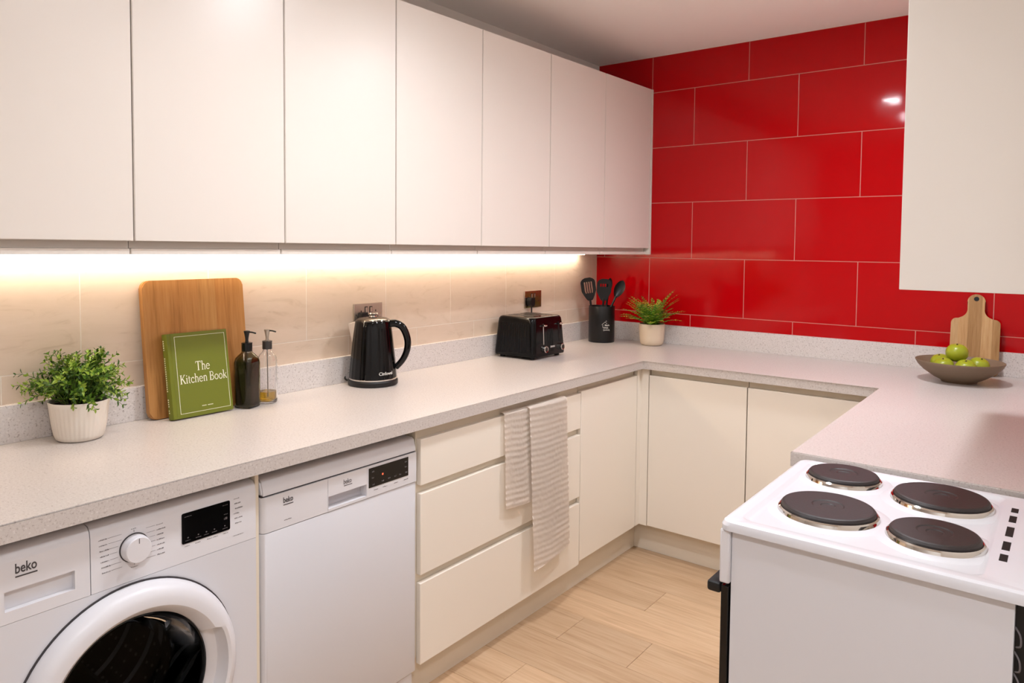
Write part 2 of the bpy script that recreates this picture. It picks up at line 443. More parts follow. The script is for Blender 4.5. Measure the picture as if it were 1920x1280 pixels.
for j, (x0, x1, lab) in enumerate(((0.651, 1.104, 'cream base cabinet under the red wall, beside the corner post'), (1.106, 1.560, 'cream base cabinet under the red wall, half hidden by the cooker'))):
    root = empty('base_cabinet', ((x0 + x1) / 2, -0.3, 0.14), label=lab, cat='cabinet', group='cupboards under the red wall')
    obj('body', bx(x0 + 0.0005, x1 - 0.0005, -0.5905, -0.03, 0.1405, 0.871), M['carcass'], root)
    obj('door', bx(x0 + 0.001, x1 - 0.0015, -0.610, -0.5915, 0.140, 0.842, bev=0.0015), M['cab'], root)
root = empty('base_cabinet', (1.9, -1.2, 0.14), label='cream base cabinet under the worktop end behind the cooker', cat='cabinet')
obj('body', bx(1.6535, XR - 0.002, YE + 0.004, -0.574, 0.1405, 0.871), M['carcass'], root)
obj('door', bx(1.633, 1.653, YE + 0.005, -1.18, 0.14, 0.842, bev=0.0015), M['cab'], root)
obj('door', bx(1.633, 1.653, -1.177, -0.66, 0.14, 0.842, bev=0.0015), M['cab'], root)
obj('filler', bx(1.5615, 1.653, -0.61, -0.59, 0.14, 0.871, bev=0.001), M['cab'], root)

tag(obj('end_panel', bx(0.03, 0.592, -2.6245, -2.6135, 0.0, 0.871, bev=0.001), M['carcass']), 'thin cream panel between the washing machine and dishwasher', 'panel')

# ------------------------------------------------------------------ washing machine
def frame_panel(bm, x0, x1, Y0, Y1, Z0, Z1, y0, y1, z0, z1, back):
    """Panel in the y-z plane with a rectangular pocket of depth x1-back, thickness x0..x1, pocket floor at `back`."""
    o = [(Y0, Z0), (Y1, Z0), (Y1, Z1), (Y0, Z1)]; i = [(y0, z0), (y1, z0), (y1, z1), (y0, z1)]
    V = lambda x, p: bm.verts.new((x, p[0], p[1]))
    F = [V(x1, p) for p in o]; I = [V(x1, p) for p in i]; D = [V(back, p) for p in i]; B = [V(x0, p) for p in o]
    for k in range(4):
        j = (k + 1) % 4
        bm.faces.new((F[k], F[j], I[j], I[k])); bm.faces.new((I[k], I[j], D[j], D[k])); bm.faces.new((F[j], F[k], B[k], B[j]))
    bm.faces.new(D); bm.faces.new(list(reversed(B)))
    return bm

wm = empty('washing_machine', (0.3, -2.926, 0), label='white front loading washing machine with round glass door and beko badge', cat='washing machine')
Y0, Y1 = -3.223, -2.6275
bm = bmesh.new()
for a in ((0.04, 0.585, Y0 + 0.002, Y0 + 0.012, 0.02, 0.842), (0.04, 0.585, Y1 - 0.012, Y1 - 0.002, 0.02, 0.842), (0.04, 0.585, Y0 + 0.013, Y1 - 0.013, 0.832, 0.842),
          (0.04, 0.585, Y0 + 0.013, Y1 - 0.013, 0.02, 0.04), (0.04, 0.05, Y0 + 0.013, Y1 - 0.013, 0.041, 0.831)):
    box(bm, *a)
obj('body', bm, M['white'], wm)
YC, ZC = -2.932, 0.462
bm = bmesh.new(); N = 72; R = 0.205
z0p, z1p = 0.09, 0.7046
def rect_hit(a):
    dy, dz = math.cos(a), math.sin(a); t = 9
    for lim, d, c in ((Y1, dy, YC), (Y0, dy, YC), (z1p, dz, ZC), (z0p, dz, ZC)):
        if abs(d) > 1e-6:
            tt = (lim - c) / d
            if tt > 0: t = min(t, tt)
    return (YC + dy * t, ZC + dz * t)
angs = sorted(set([2 * PI * k / N for k in range(N)] + [math.atan2(z - ZC, y - YC) % (2 * PI) for y in (Y0, Y1) for z in (z0p, z1p)]))
inn = [bm.verts.new((0.60, YC + R * math.cos(a), ZC + R * math.sin(a))) for a in angs]
inb = [bm.verts.new((0.57, YC + R * math.cos(a), ZC + R * math.sin(a))) for a in angs]
out = [bm.verts.new((0.60, *rect_hit(a))) for a in angs]; outb = [bm.verts.new((0.586, *rect_hit(a))) for a in angs]
for k in range(len(angs)):
    j = (k + 1) % len(angs)
    bm.faces.new((inn[k], inn[j], out[j], out[k])); bm.faces.new((inn[j], inn[k], inb[k], inb[j])); bm.faces.new((out[k], out[j], outb[j], outb[k]))
obj('front_panel', bm, M['white'], wm, smooth=30)
obj('kick_panel', bx(0.57, 0.595, Y0 + 0.004, Y1 - 0.004, 0.012, 0.088, bev=0.003), M['white_plastic'], wm)
bm = bmesh.new()
prof = [(0.586, 0.7055), (0.6, 0.7055), (0.6, 0.822), (0.597, 0.836), (0.589, 0.8455), (0.57, 0.8485), (0.545, 0.8485), (0.545, 0.845), (0.586, 0.84)]
prism(bm, prof, -3.0135, Y1, lambda u, v, d: (u, d, v))
obj('control_panel', bm, M['white_plastic'], wm, smooth=50)
bm = bmesh.new(); frame_panel(bm, 0.586, 0.6005, Y0, -3.0155, 0.7055, 0.824, -3.169, -3.0445, 0.729, 0.768, 0.574)
prism(bm, [(0.586, 0.824), (0.6005, 0.824), (0.5975, 0.837), (0.589, 0.8455), (0.57, 0.8485), (0.545, 0.8485), (0.545, 0.842)], Y0, -3.0155, lambda u, v, d: (u, d, v))
dr = obj('detergent_drawer', bm, M['white_plastic'], wm, smooth=50)
obj('grip', bx(0.5745, 0.5755, -3.168, -3.0455, 0.73, 0.767), M['grey_plastic'], dr)
bm = text_on_x('beko', 0.0275, 0.6008, -3.151, 0.7985, bold=0.0004, sx=0.70); obj('badge', bm, M['mark_dark'], dr, smooth=0)
bm = bmesh.new(); box(bm, 0.6006, 0.6011, -3.15, -3.112, 0.7905, 0.7932); obj('badge_line', bm, M['mark_dark'], dr, smooth=0)
# programme knob
bm = bmesh.new(); lathe(bm, [(0.0315, 0), (0.0315, 0.0015), (0.0305, 0.002)], 48); kn = bmesh.new()
AX = Matrix(((0, 0, 1, 0.6), (1, 0, 0, -2.925), (0, 1, 0, 0.777), (0, 0, 0, 1)))
bmesh.ops.transform(bm, matrix=AX, verts=bm.verts); obj('knob_ring', bm, M['seam'], wm)
bm = lathe(bmesh.new(), [(0.0295, 0.001), (0.0293, 0.012), (0.0275, 0.0225), (0.0262, 0.0242), (0.0, 0.0245)], 48)
bmesh.ops.transform(bm, matrix=AX, verts=bm.verts); kb = obj('programme_knob', bm, M['white_plastic'], wm)
obj('pointer', bx(0.6243, 0.6250, -2.9257, -2.9243, 0.7915, 0.8025), M['mark'], kb, smooth=0)
# display and print
dp = obj('display', prism(bmesh.new(), rrect(-2.8185, -2.698, 0.7475, 0.8185, 0.004), 0.5995, 0.6012, lambda u, v, d: (d, u, v)), M['black_gloss'], wm)
def marks(bm, x, y, z, wdt, h, step=0.0022):
    yy = y
    while yy < y + wdt:
        ww = random.uniform(0.35, 0.8) * step; hh = h * random.uniform(0.5, 1.0)
        box(bm, x, x + 0.0003, yy, yy + ww, z, z + hh); yy += step
bm = bmesh.new()
for k, yy in enumerate((-2.81, -2.785, -2.765, -2.745, -2.718)):
    marks(bm, 0.6013, yy, 0.7535, 0.012, 0.002); box(bm, 0.6013, 0.6016, yy + 0.0045, yy + 0.0075, 0.759, 0.7615)
marks(bm, 0.6013, -2.812, 0.809, 0.016, 0.0018); marks(bm, 0.6013, -2.717, 0.809, 0.012, 0.0022)
marks(bm, 0.6013, -2.714, 0.775, 0.008, 0.006, 0.003); marks(bm, 0.6013, -2.714, 0.787, 0.009, 0.002)
tag(obj('display_print', bm, M['mark'], dp, smooth=0), kind='stuff')
bm = bmesh.new()
for k in range(7):
    zz = 0.8135 - k * 0.0118
    wl_ = random.uniform(0.015, 0.019); marks(bm, 0.6003, -2.998 + 0.001 * k, zz - 0.0012, wl_, 0.0026)
    y_in = -2.925 - math.sqrt(max(0.0355 ** 2 - (zz - 0.777) ** 2, 0.008 ** 2))
    box(bm, 0.6002, 0.6004, -2.979 + 0.001 * k, min(y_in, -2.951), zz - 0.0002, zz + 0.0003)
    zz = 0.8115 - k * 0.0112
    marks(bm, 0.6003, -2.876 + 0.0002 * k, zz - 0.0012, random.uniform(0.013, 0.018), 0.0026)
    y_in = -2.925 + math.sqrt(max(0.0355 ** 2 - (zz - 0.777) ** 2, 0.008 ** 2))
    box(bm, 0.6002, 0.6004, max(y_in, -2.899), -2.879, zz - 0.0002, zz + 0.0003)
marks(bm, 0.6003, -2.931, 0.8175, 0.011, 0.0018); box(bm, 0.6002, 0.6004, -2.9256, -2.9246, 0.811, 0.8155)
marks(bm, 0.6003, -2.932, 0.734, 0.015, 0.0018); box(bm, 0.6002, 0.6004, -2.9256, -2.9246, 0.739, 0.743)
for yy in (-2.812, -2.786, -2.757, -2.742, -2.716): marks(bm, 0.6003, yy, 0.7405, 0.012, 0.0022)
for k in range(6): marks(bm, 0.6003, -2.687 + 0.0015 * (k % 3), 0.8165 - k * 0.012, random.uniform(0.012, 0.022), 0.003, 0.003)
marks(bm, 0.6003, -2.69, 0.727, 0.028, 0.0016)
tag(obj('programme_print', bm, M['mark'], wm, smooth=0), kind='stuff')
# door: ring with a hand grip scooped into the hinge-free side
bm = bmesh.new(); n = 96
prof = [(0.236, 0.603), (0.2355, 0.612), (0.231, 0.627), (0.222, 0.637), (0.207, 0.642), (0.190, 0.641), (0.184, 0.636), (0.176, 0.622), (0.168, 0.612), (0.166, 0.600)]
rings = []
for k, (r, x) in enumerate(prof):
    ring = []
    for i in range(n):
        a = 2 * PI * i / n; d = (a + PI) % (2 * PI) - PI
        s = max(0.0, min(1.0, (0.42 - d) / 0.03)) * max(0.0, min(1.0, (d + 0.62) / 0.03))
        rr, xx = r, x
        if 4 <= k <= 8:
            rr = r + s * (0.004, 0.0135, 0.0155, 0.016, 0.008)[k - 4]; xx = x - s * (0.0, 0.001, 0.01, 0.012, 0.006)[k - 4]
        ring.append(bm.verts.new((xx, YC + rr * math.cos(a), ZC + rr * math.sin(a))))
    rings.append(ring)
for A, B in zip(rings, rings[1:]):
    for i in range(n): bm.faces.new((A[i], A[(i + 1) % n], B[(i + 1) % n], B[i]))
door = obj('door', bm, M['white_plastic'], wm, smooth=35)
AXD = Matrix(((0, 0, 1, 0), (1, 0, 0, YC), (0, 1, 0, ZC), (0, 0, 0, 1)))
def lathe_x(prof, m, name, parent, nn=72, **k):
    b = lathe(bmesh.new(), prof, nn, **k); bmesh.ops.transform(b, matrix=AXD, verts=b.verts); return obj(name, b, m, parent)
lathe_x([(0.2395, 0.6003), (0.2395, 0.6035), (0.2355, 0.6035)], M['seam'], 'door_gap', wm, cap0=False, cap1=False)
M['door_glass'] = mat('smoked washing machine door glass', '5A5C60', 0.02, trans=1.0, ior=1.12)
lathe_x([(0.1655, 0.602), (0.160, 0.596), (0.150, 0.57), (0.128, 0.515), (0.11, 0.505), (0.0, 0.50), (0.0, 0.497), (0.111, 0.502), (0.131, 0.512), (0.153, 0.568), (0.1655, 0.598)], M['door_glass'], 'door_glass', door, cap0=False, cap1=False)
lathe_x([(0.1658, 0.598), (0.1658, 0.607), (0.162, 0.608), (0.160, 0.600)], M['black_gloss'], 'glass_trim', door, cap0=False, cap1=False)
lathe_x([(0.204, 0.575), (0.203, 0.59), (0.19, 0.593), (0.175, 0.585), (0.168, 0.56), (0.176, 0.545), (0.168, 0.53), (0.20, 0.52)], M['rubber'], 'door_seal', wm, cap0=False, cap1=False)
# drum, perforated dark steel
m = mat('dark perforated drum steel', '3A3A3C', 0.3, metal=1.0); M['drum'] = m
nt = m.node_tree; b = nt.nodes['Principled BSDF']; tc = nt.nodes.new('ShaderNodeTexCoord'); vo = nt.nodes.new('ShaderNodeTexVoronoi'); vo.inputs['Scale'].default_value = 52; vo.inputs['Randomness'].default_value = 0.15
r = ramp(nt, [(0.0, 'D8D8DA'), (0.20, 'A0A0A2'), (0.27, '0E0E0F'), (1.0, '222224')])
nt.links.new(tc.outputs['Object'], vo.inputs['Vector']); nt.links.new(vo.outputs['Distance'], r.inputs[0]); nt.links.new(r.outputs[0], b.inputs['Base Color'])
dm = lathe_x([(0.175, 0.53), (0.195, 0.515), (0.2, 0.5), (0.2, 0.2), (0.0, 0.19)], M['drum'], 'drum', wm, cap0=False, cap1=False)
for k in range(3):
    a = 0.9 + k * 2 * PI / 3; bm = bmesh.new()
    prism(bm, [(0.199, -0.03), (0.16, -0.012), (0.155, 0.0), (0.16, 0.012), (0.199, 0.03)], 0.22, 0.48, lambda u, v, d: (d, YC + u * math.cos(a) - v * math.sin(a), ZC + u * math.sin(a) + v * math.cos(a)))
    obj('drum_paddle', bm, M['steel'], dm)
for rr, xx in ((0.2, 0.45), (0.2, 0.36), (0.2, 0.28)):
    lathe_x([(rr - 0.0005, xx), (rr - 0.008, xx + 0.004), (rr - 0.0005, xx + 0.009)], M['chrome'], 'drum_rib', dm, cap0=False, cap1=False)
for y in (Y0 + 0.05, Y1 - 0.05):
    for x in (0.09, 0.53): obj('foot', lathe(bmesh.new(), [(0.02, 0.0), (0.02, 0.008), (0.01, 0.009), (0.01, 0.02)], 16, (x, y, 0)), M['rubber'], wm)

# ------------------------------------------------------------------ dishwasher
dw = empty('dishwasher', (0.3, -2.338, 0), label='white freestanding dishwasher with small black display and beko badge', cat='dishwasher')
Y0, Y1 = -2.611, -2.0665
obj('body', bx(0.04, 0.565, Y0 + 0.004, Y1 - 0.004, 0.02, 0.84, bev=0.003), M['white'], dw)
def front(z0, z1, name, x1=0.60, m='white'):
    """Front slab with a rounded left and right edge."""
    bm = bmesh.new(); rr = 0.018
    P = [(0.566, Y0 + 0.001)] + [(x1 - rr + rr * math.sin(t * PI / 12), Y0 + 0.001 + rr * 0.8 * (1 - math.cos(t * PI / 12))) for t in range(0, 7)]
    P += [(x1 - 0.003, Y1 - 0.001), (x1 - 0.006, Y1), (0.566, Y1)]
    P = [p for k, p in enumerate(P) if k == 0 or (abs(p[0] - P[k - 1][0]) + abs(p[1] - P[k - 1][1])) > 1e-6]
    prism(bm, P, z0, z1, lambda u, v, d: (u, v, d))
    bmesh.ops.bevel(bm, geom=[e for e in bm.edges if abs(e.verts[0].co.z - e.verts[1].co.z) < 1e-6], offset=0.0012, segments=1, affect='EDGES')
    return obj(name, bm, M[m], dw, smooth=35)
front(0.104, 0.7035, 'door')
obj('kick_plate', bx(0.53, 0.588, Y0 + 0.006, Y1 - 0.004, 0.012, 0.097, bev=0.003), M['white_plastic'], dw)
# control band in three pieces so that the grip pocket is real
def band(y0, y1, z0, z1, left=False):
    if left:
        bm = bmesh.new(); rr = 0.018
        P = [(0.566, Y0 + 0.001)] + [(0.6 - rr + rr * math.sin(t * PI / 12), Y0 + 0.001 + rr * 0.8 * (1 - math.cos(t * PI / 12))) for t in range(0, 7)] + [(0.6, y1), (0.566, y1)]
        return prism(bm, P, z0, z1, lambda u, v, d: (u, v, d))
    return bx(0.566, 0.6, y0, y1, z0, z1)
cp = obj('control_panel', band(0, -2.4055, 0.7055, 0.7965, True), M['white_plastic'], dw, smooth=35)
obj('control_panel', band(-2.2655, Y1, 0.7055, 0.7965), M['white_plastic'], dw, smooth=35)
bm = bmesh.new(); frame_panel(bm, 0.566, 0.6004, -2.4045, -2.2665, 0.7055, 0.7965, -2.4035, -2.2675, 0.7125, 0.7465, 0.572)
gp = obj('handle_pocket', bm, M['white_plastic'], dw, smooth=0)
obj('grip', bx(0.5725, 0.5735, -2.403, -2.268, 0.713, 0.746), M['grey_plastic'], gp)
obj('seam', bx(0.566, 0.594, Y0 + 0.003, Y1 - 0.002, 0.7966, 0.8015), M['seam'], dw)
bm = bmesh.new()
prism(bm, [(0.52, 0.8015), (0.600, 0.8015), (0.5995, 0.812), (0.592, 0.836), (0.584, 0.8415), (0.52, 0.8425)], Y0 + 0.001, Y1, lambda u, v, d: (u, d, v))
bmesh.ops.bevel(bm, geom=[e for e in bm.edges if abs(e.verts[0].co.y - e.verts[1].co.y) < 1e-6], offset=0.004, segments=2, affect='EDGES')
obj('top_trim', bm, M['white_plastic'], dw, smooth=50)
dp = obj('display', bx(0.5995, 0.6012, -2.2595, -2.1015, 0.7325, 0.7895, bev=0.0006), M['black_gloss'], dw)
bm = bmesh.new()
for yy, zz in ((-2.248, 0.776), (-2.248, 0.758), (-2.246, 0.738), (-2.21, 0.740), (-2.185, 0.742), (-2.16, 0.742), (-2.14, 0.742), (-2.115, 0.742), (-2.117, 0.775), (-2.117, 0.76)):
    marks(bm, 0.6013, yy, zz, 0.009, 0.005, 0.003)
tag(obj('display_print', bm, M['mark'], dp, smooth=0), kind='stuff')
M['led_red'] = mat('red indicator', 'C02010', 0.4, emit=((1.0, 0.12, 0.05), 1.5))
obj('indicator', bx(0.6012, 0.6017, -2.209, -2.204, 0.760, 0.765), M['led_red'], dp, smooth=0)
obj('badge', text_on_x('beko', 0.0205, 0.6004, -2.548, 0.7695, bold=0.0003, sx=0.74), M['mark_dark'], cp, smooth=0)
obj('badge_line', bx(0.6, 0.6006, -2.547, -2.517, 0.763, 0.765), M['mark_dark'], cp, smooth=0)
obj('badge', text_on_x('beko', 0.0195, 0.6008, -2.352, 0.768, bold=0.0001, sx=0.74), M['mark'], gp, smooth=0)
obj('badge_line', bx(0.6002, 0.6009, -2.35, -2.321, 0.7625, 0.7642), M['mark_dark'], gp, smooth=0)
bm = bmesh.new()
for yy in (-2.24, -2.205, -2.16, -2.12): marks(bm, 0.6002, yy, 0.7215, 0.018, 0.003, 0.003)
marks(bm, 0.6002, -2.545, 0.723, 0.022, 0.0025, 0.003)
tag(obj('panel_print', bm, M['mark'], cp, smooth=0), kind='stuff')
for y in (Y0 + 0.05, Y1 - 0.05):
    for x in (0.09, 0.5): obj('foot', lathe(bmesh.new(), [(0.02, 0.0), (0.02, 0.008), (0.01, 0.009), (0.01, 0.02)], 16, (x, y, 0)), M['rubber'], dw)

# ------------------------------------------------------------------ cooker
ck = empty('cooker', (1.9, -2.01, 0), label='white freestanding electric cooker with four black solid hotplates', cat='cooker')
CY0, CY1 = -2.283, -1.745
obj('body', bx(1.664, 2.118, -2.268, -1.758, 0.03, 0.884, bev=0.002), M['white'], ck)
obj('rear_cover', bx(2.1185, 2.165, -2.245, -1.78, 0.06, 0.884), M['black_matte'], ck)
bm = bmesh.new()
for k, zz in enumerate((0.82, 0.78, 0.745, 0.70)):
    tube(bm, spline([(2.119, -2.262, zz + 0.02), (2.126, -2.272, zz + 0.012), (2.127, -2.272, zz - 0.004), (2.121, -2.262, zz - 0.012)], 5), 0.0014, 8)
tag(obj('rear_clip', bm, M['mark'], ck), kind='stuff')
# hob top: rim, then a pressed well
bm = bmesh.new()
V = lambda P, z: [bm.verts.new((u, v, z)) for u, v in P]
ov = rrect(1.644, 2.205, CY0, CY1, 0.02); HT = 0.904
L = [V(ov, 0.8845), V(ov, HT - 0.010), V(rrect(1.647, 2.202, CY0 + 0.003, CY1 - 0.003, 0.02), HT - 0.003), V(rrect(1.653, 2.196, CY0 + 0.009, CY1 - 0.009, 0.018), HT),
     V(rrect(1.672, 2.075, CY0 + 0.028, CY1 - 0.022, 0.02), HT), V(rrect(1.675, 2.072, CY0 + 0.031, CY1 - 0.025, 0.02), HT - 0.0012), V(rrect(1.682, 2.065, CY0 + 0.038, CY1 - 0.032, 0.02), HT - 0.0062), V(rrect(1.686, 2.061, CY0 + 0.042, CY1 - 0.036, 0.02), HT - 0.007)]
for A, B in zip(L, L[1:]):
    for k in range(len(A)): bm.faces.new((A[k], A[(k + 1) % len(A)], B[(k + 1) % len(A)], B[k]))
bm.faces.new(L[-1]); bm.faces.new(list(reversed(L[0])))
obj('hob_top', bm, M['white'], ck, smooth=24)
M['plate'] = mat('black cast iron hotplate', '2B2423', 0.5, bump=(220, 0.12, 0.002))
for (x, y, rr) in ((1.768, -1.848, 0.0795), (1.797, -2.098, 0.0935), (1.967, -1.880, 0.0935), (1.987, -2.117, 0.0795)):
    z = HT - 0.007
    obj('plate_seat', lathe(bmesh.new(), [(rr + 0.022, 0.0), (rr + 0.014, 0.0022), (rr + 0.004, 0.0032), (rr - 0.004, 0.0032)], 64, (x, y, z), cap0=False, cap1=False), M['white'], ck, smooth=40)
    z = HT - 0.0042
    hp = obj('hotplate', lathe(bmesh.new(), [(rr - 0.007, 0.004), (rr - 0.005, 0.012), (rr - 0.008, 0.0155), (rr - 0.012, 0.0165), (0.031, 0.0165), (0.028, 0.0150), (0.015, 0.0148), (0.013, 0.0136), (0.0, 0.0134)], 64, (x, y, z)), M['plate'], ck, smooth=12)
    obj('chrome_ring', lathe(bmesh.new(), [(rr + 0.002, 0.0), (rr, 0.006), (rr - 0.003, 0.0085), (rr - 0.0065, 0.0075), (rr - 0.0068, 0.003)], 64, (x, y, z), cap0=False, cap1=False), M['chrome'], hp)
M['slot'] = mat('black vent opening', '060606', 0.6)
for y, l in ((-1.853, 0.03), (-1.914, 0.042), (-1.995, 0.058), (-2.079, 0.047), (-2.143, 0.035)):
    s = obj('vent_slot', bx(2.0875, 2.0995, y - l / 2, y + l / 2, HT - 0.004, HT + 0.0004), M['slot'], ck, smooth=0)
obj('control_panel', bx(1.643, 1.6635, -2.276, -1.752, 0.776, 0.8835, bev=0.004), M['white_plastic'], ck)
for k in range(6):
    y = -2.205 + k * 0.078
    b = lathe(bmesh.new(), [(0.0195, 0.0), (0.0195, 0.004), (0.017, 0.006), (0.0155, 0.017), (0.013, 0.0195), (0.0, 0.02)], 32)
    bmesh.ops.transform(b, matrix=Matrix.Translation((1.643, y, 0.845)) @ Matrix.Rotation(-PI / 2, 4, 'Y'), verts=b.verts)
    obj('knob', b, M['white_plastic'], ck)
od = obj('oven_door', bx(1.6445, 1.6605, -2.268, -1.758, 0.12, 0.768, bev=0.002), M['black_gloss'], ck)
obj('door_handle', bx(1.615, 1.6435, -2.268, -1.758, 0.748, 0.770, bev=0.006, seg=3), M['black_matte'], od)
for x in (1.70, 2.08):
    for y in (-2.23, -1.80): obj('foot', lathe(bmesh.new(), [(0.018, 0.0), (0.018, 0.02), (0.01, 0.03)], 16, (x, y, 0)), M['rubber'], ck)

# ------------------------------------------------------------------ ceiling lamps (first two seen as reflections in the tiles, last two added for fill)
for (x, y, pw_, lab) in ((1.135, -1.99, 0.95, 'small round ceiling downlight in the middle of the aisle'), (1.115, -2.72, 0.45, 'small round ceiling downlight farthest from the red tiles'),
                    (1.60, -0.95, 1.05, 'added round fill downlight over the far corner by the fruit bowl'),  # added to brighten the far end, its tile reflection hidden by the cabinet
                    (2.35, -3.75, 1.8, 'added unseen fill downlight over the room entrance')):  # added source behind the camera, fills the cooker side and appliances
    cl = empty('ceiling_lamp', (x, y, H), label=lab, cat='lamp', group='ceiling downlights')
    obj('rim', lathe(bmesh.new(), [(0.075, -0.0005), (0.075, -0.006), (0.068, -0.010), (0.058, -0.009), (0.056, -0.001)], 40, (x, y, H), cap0=False, cap1=False), M['white'], cl, smooth=50)
    obj('diffuser', lathe(bmesh.new(), [(0.056, -0.002), (0.056, -0.006), (0.0, -0.007)], 40, (x, y, H)), M['light_face_dim'] if pw_ < 0.7 else M['light_face'], cl)
    ld = bpy.data.lights.new('downlight', 'SPOT'); ld.energy = SPOT_POWER * pw_; ld.color = CEIL_TINT; ld.spot_size = math.radians(166); ld.spot_blend = 1.0; ld.shadow_soft_size = 0.11
    lo = bpy.data.objects.new('downlight', ld); COL.objects.link(lo); lo.parent = cl; lo.location = (0, 0, -0.02); lo.rotation_euler = (math.radians(SPOT_TILT), 0, 0)

#@@PROPS
# ------------------------------------------------------------------ boards and book
def cut_staves(make, bounds, axis, m, root, name='stave'):
    """Slice the solid returned by make() at the given positions along axis; each slice is a stave of its own."""
    for k_, (a, c) in enumerate(zip(bounds, bounds[1:])):
        b = make(); nrm = Vector((0, 0, 0)); nrm[axis] = 1.0
        for pos, sgn in ((a, -1), (c, 1)):
            co = Vector((0, 0, 0)); co[axis] = pos - sgn * 0.0001
            g = list(b.verts) + list(b.edges) + list(b.faces)
            bmesh.ops.bisect_plane(b, geom=g, plane_co=co, plane_no=nrm * sgn, clear_outer=True)
            ed = [e for e in b.edges if e.is_boundary]
            if ed: bmesh.ops.holes_fill(b, edges=ed, sides=0)
        obj(name, b, m[k_ % len(m)] if isinstance(m, list) else m, root, local=True, smooth=35)

def board1():
    b = prism(bmesh.new(), rrect(-0.165, 0.165, 0.0, 0.41, 0.022, 6), 0.0, 0.02, lambda u, v, d: (d, u, v))
    bmesh.ops.bevel(b, geom=[e for e in b.edges if abs(e.verts[0].co.x - e.verts[1].co.x) < 1e-6], offset=0.003, segments=2, affect='EDGES'); return b
root = empty('chopping_board', (0.046, -2.4615, 0.9105), label='large oak chopping board leaning on the beige tiles behind the green book', cat='chopping board')
root.rotation_euler = (0, -math.radians(5.9), 0)
cut_staves(board1, [-0.2, 0.008, 0.066, 0.2], 1, [M['oak_board'], M['oak_board_light'], M['oak_board']], root)

def board2():
    pts = []
    def arc(cx, cy, r, a0, a1, n=7):
        for k in range(n + 1):
            a = math.radians(a0 + (a1 - a0) * k / n); pts.append((cx + r * math.cos(a), cy + r * math.sin(a)))
    arc(0.069, 0.018, 0.018, -90, 0); arc(0.067, 0.212, 0.020, 0, 80); arc(0.066, 0.270, 0.038, 262, 185)
    arc(0.0, 0.303, 0.032, 0, 180, 14)
    arc(-0.066, 0.270, 0.038, -5, -82); arc(-0.067, 0.212, 0.020, 100, 180); arc(-0.069, 0.018, 0.018, 180, 270)
    b = prism(bmesh.new(), pts, -0.016, 0.0, lambda u, v, d: (u, d, v))
    bmesh.ops.bevel(b, geom=[e for e in b.edges if abs(e.verts[0].co.y - e.verts[1].co.y) < 1e-6], offset=0.002, segments=2, affect='EDGES'); return b
root = empty('paddle_board', (1.85, -0.052, 0.9105), label='small oak paddle board with a hanging hole behind the fruit bowl', cat='chopping board')
root.rotation_euler = (-math.radians(8.0), 0, 0)
cut_staves(board2, [-0.12, -0.062, -0.026, 0.022, 0.060, 0.12], 0, [M['oak_paddle'], M['oak_paddle'], M['oak_paddle_dark'], M['oak_paddle'], M['oak_paddle_dark']], root)
b = lathe(bmesh.new(), [(0.0095, 0), (0.0095, 0.0172)], 20); bmesh.ops.transform(b, matrix=Matrix.Translation((0, 0.0004, 0.315)) @ Matrix.Rotation(PI / 2, 4, 'X'), verts=b.verts)
obj('hanging_hole', b, M['slot'], root, local=True)

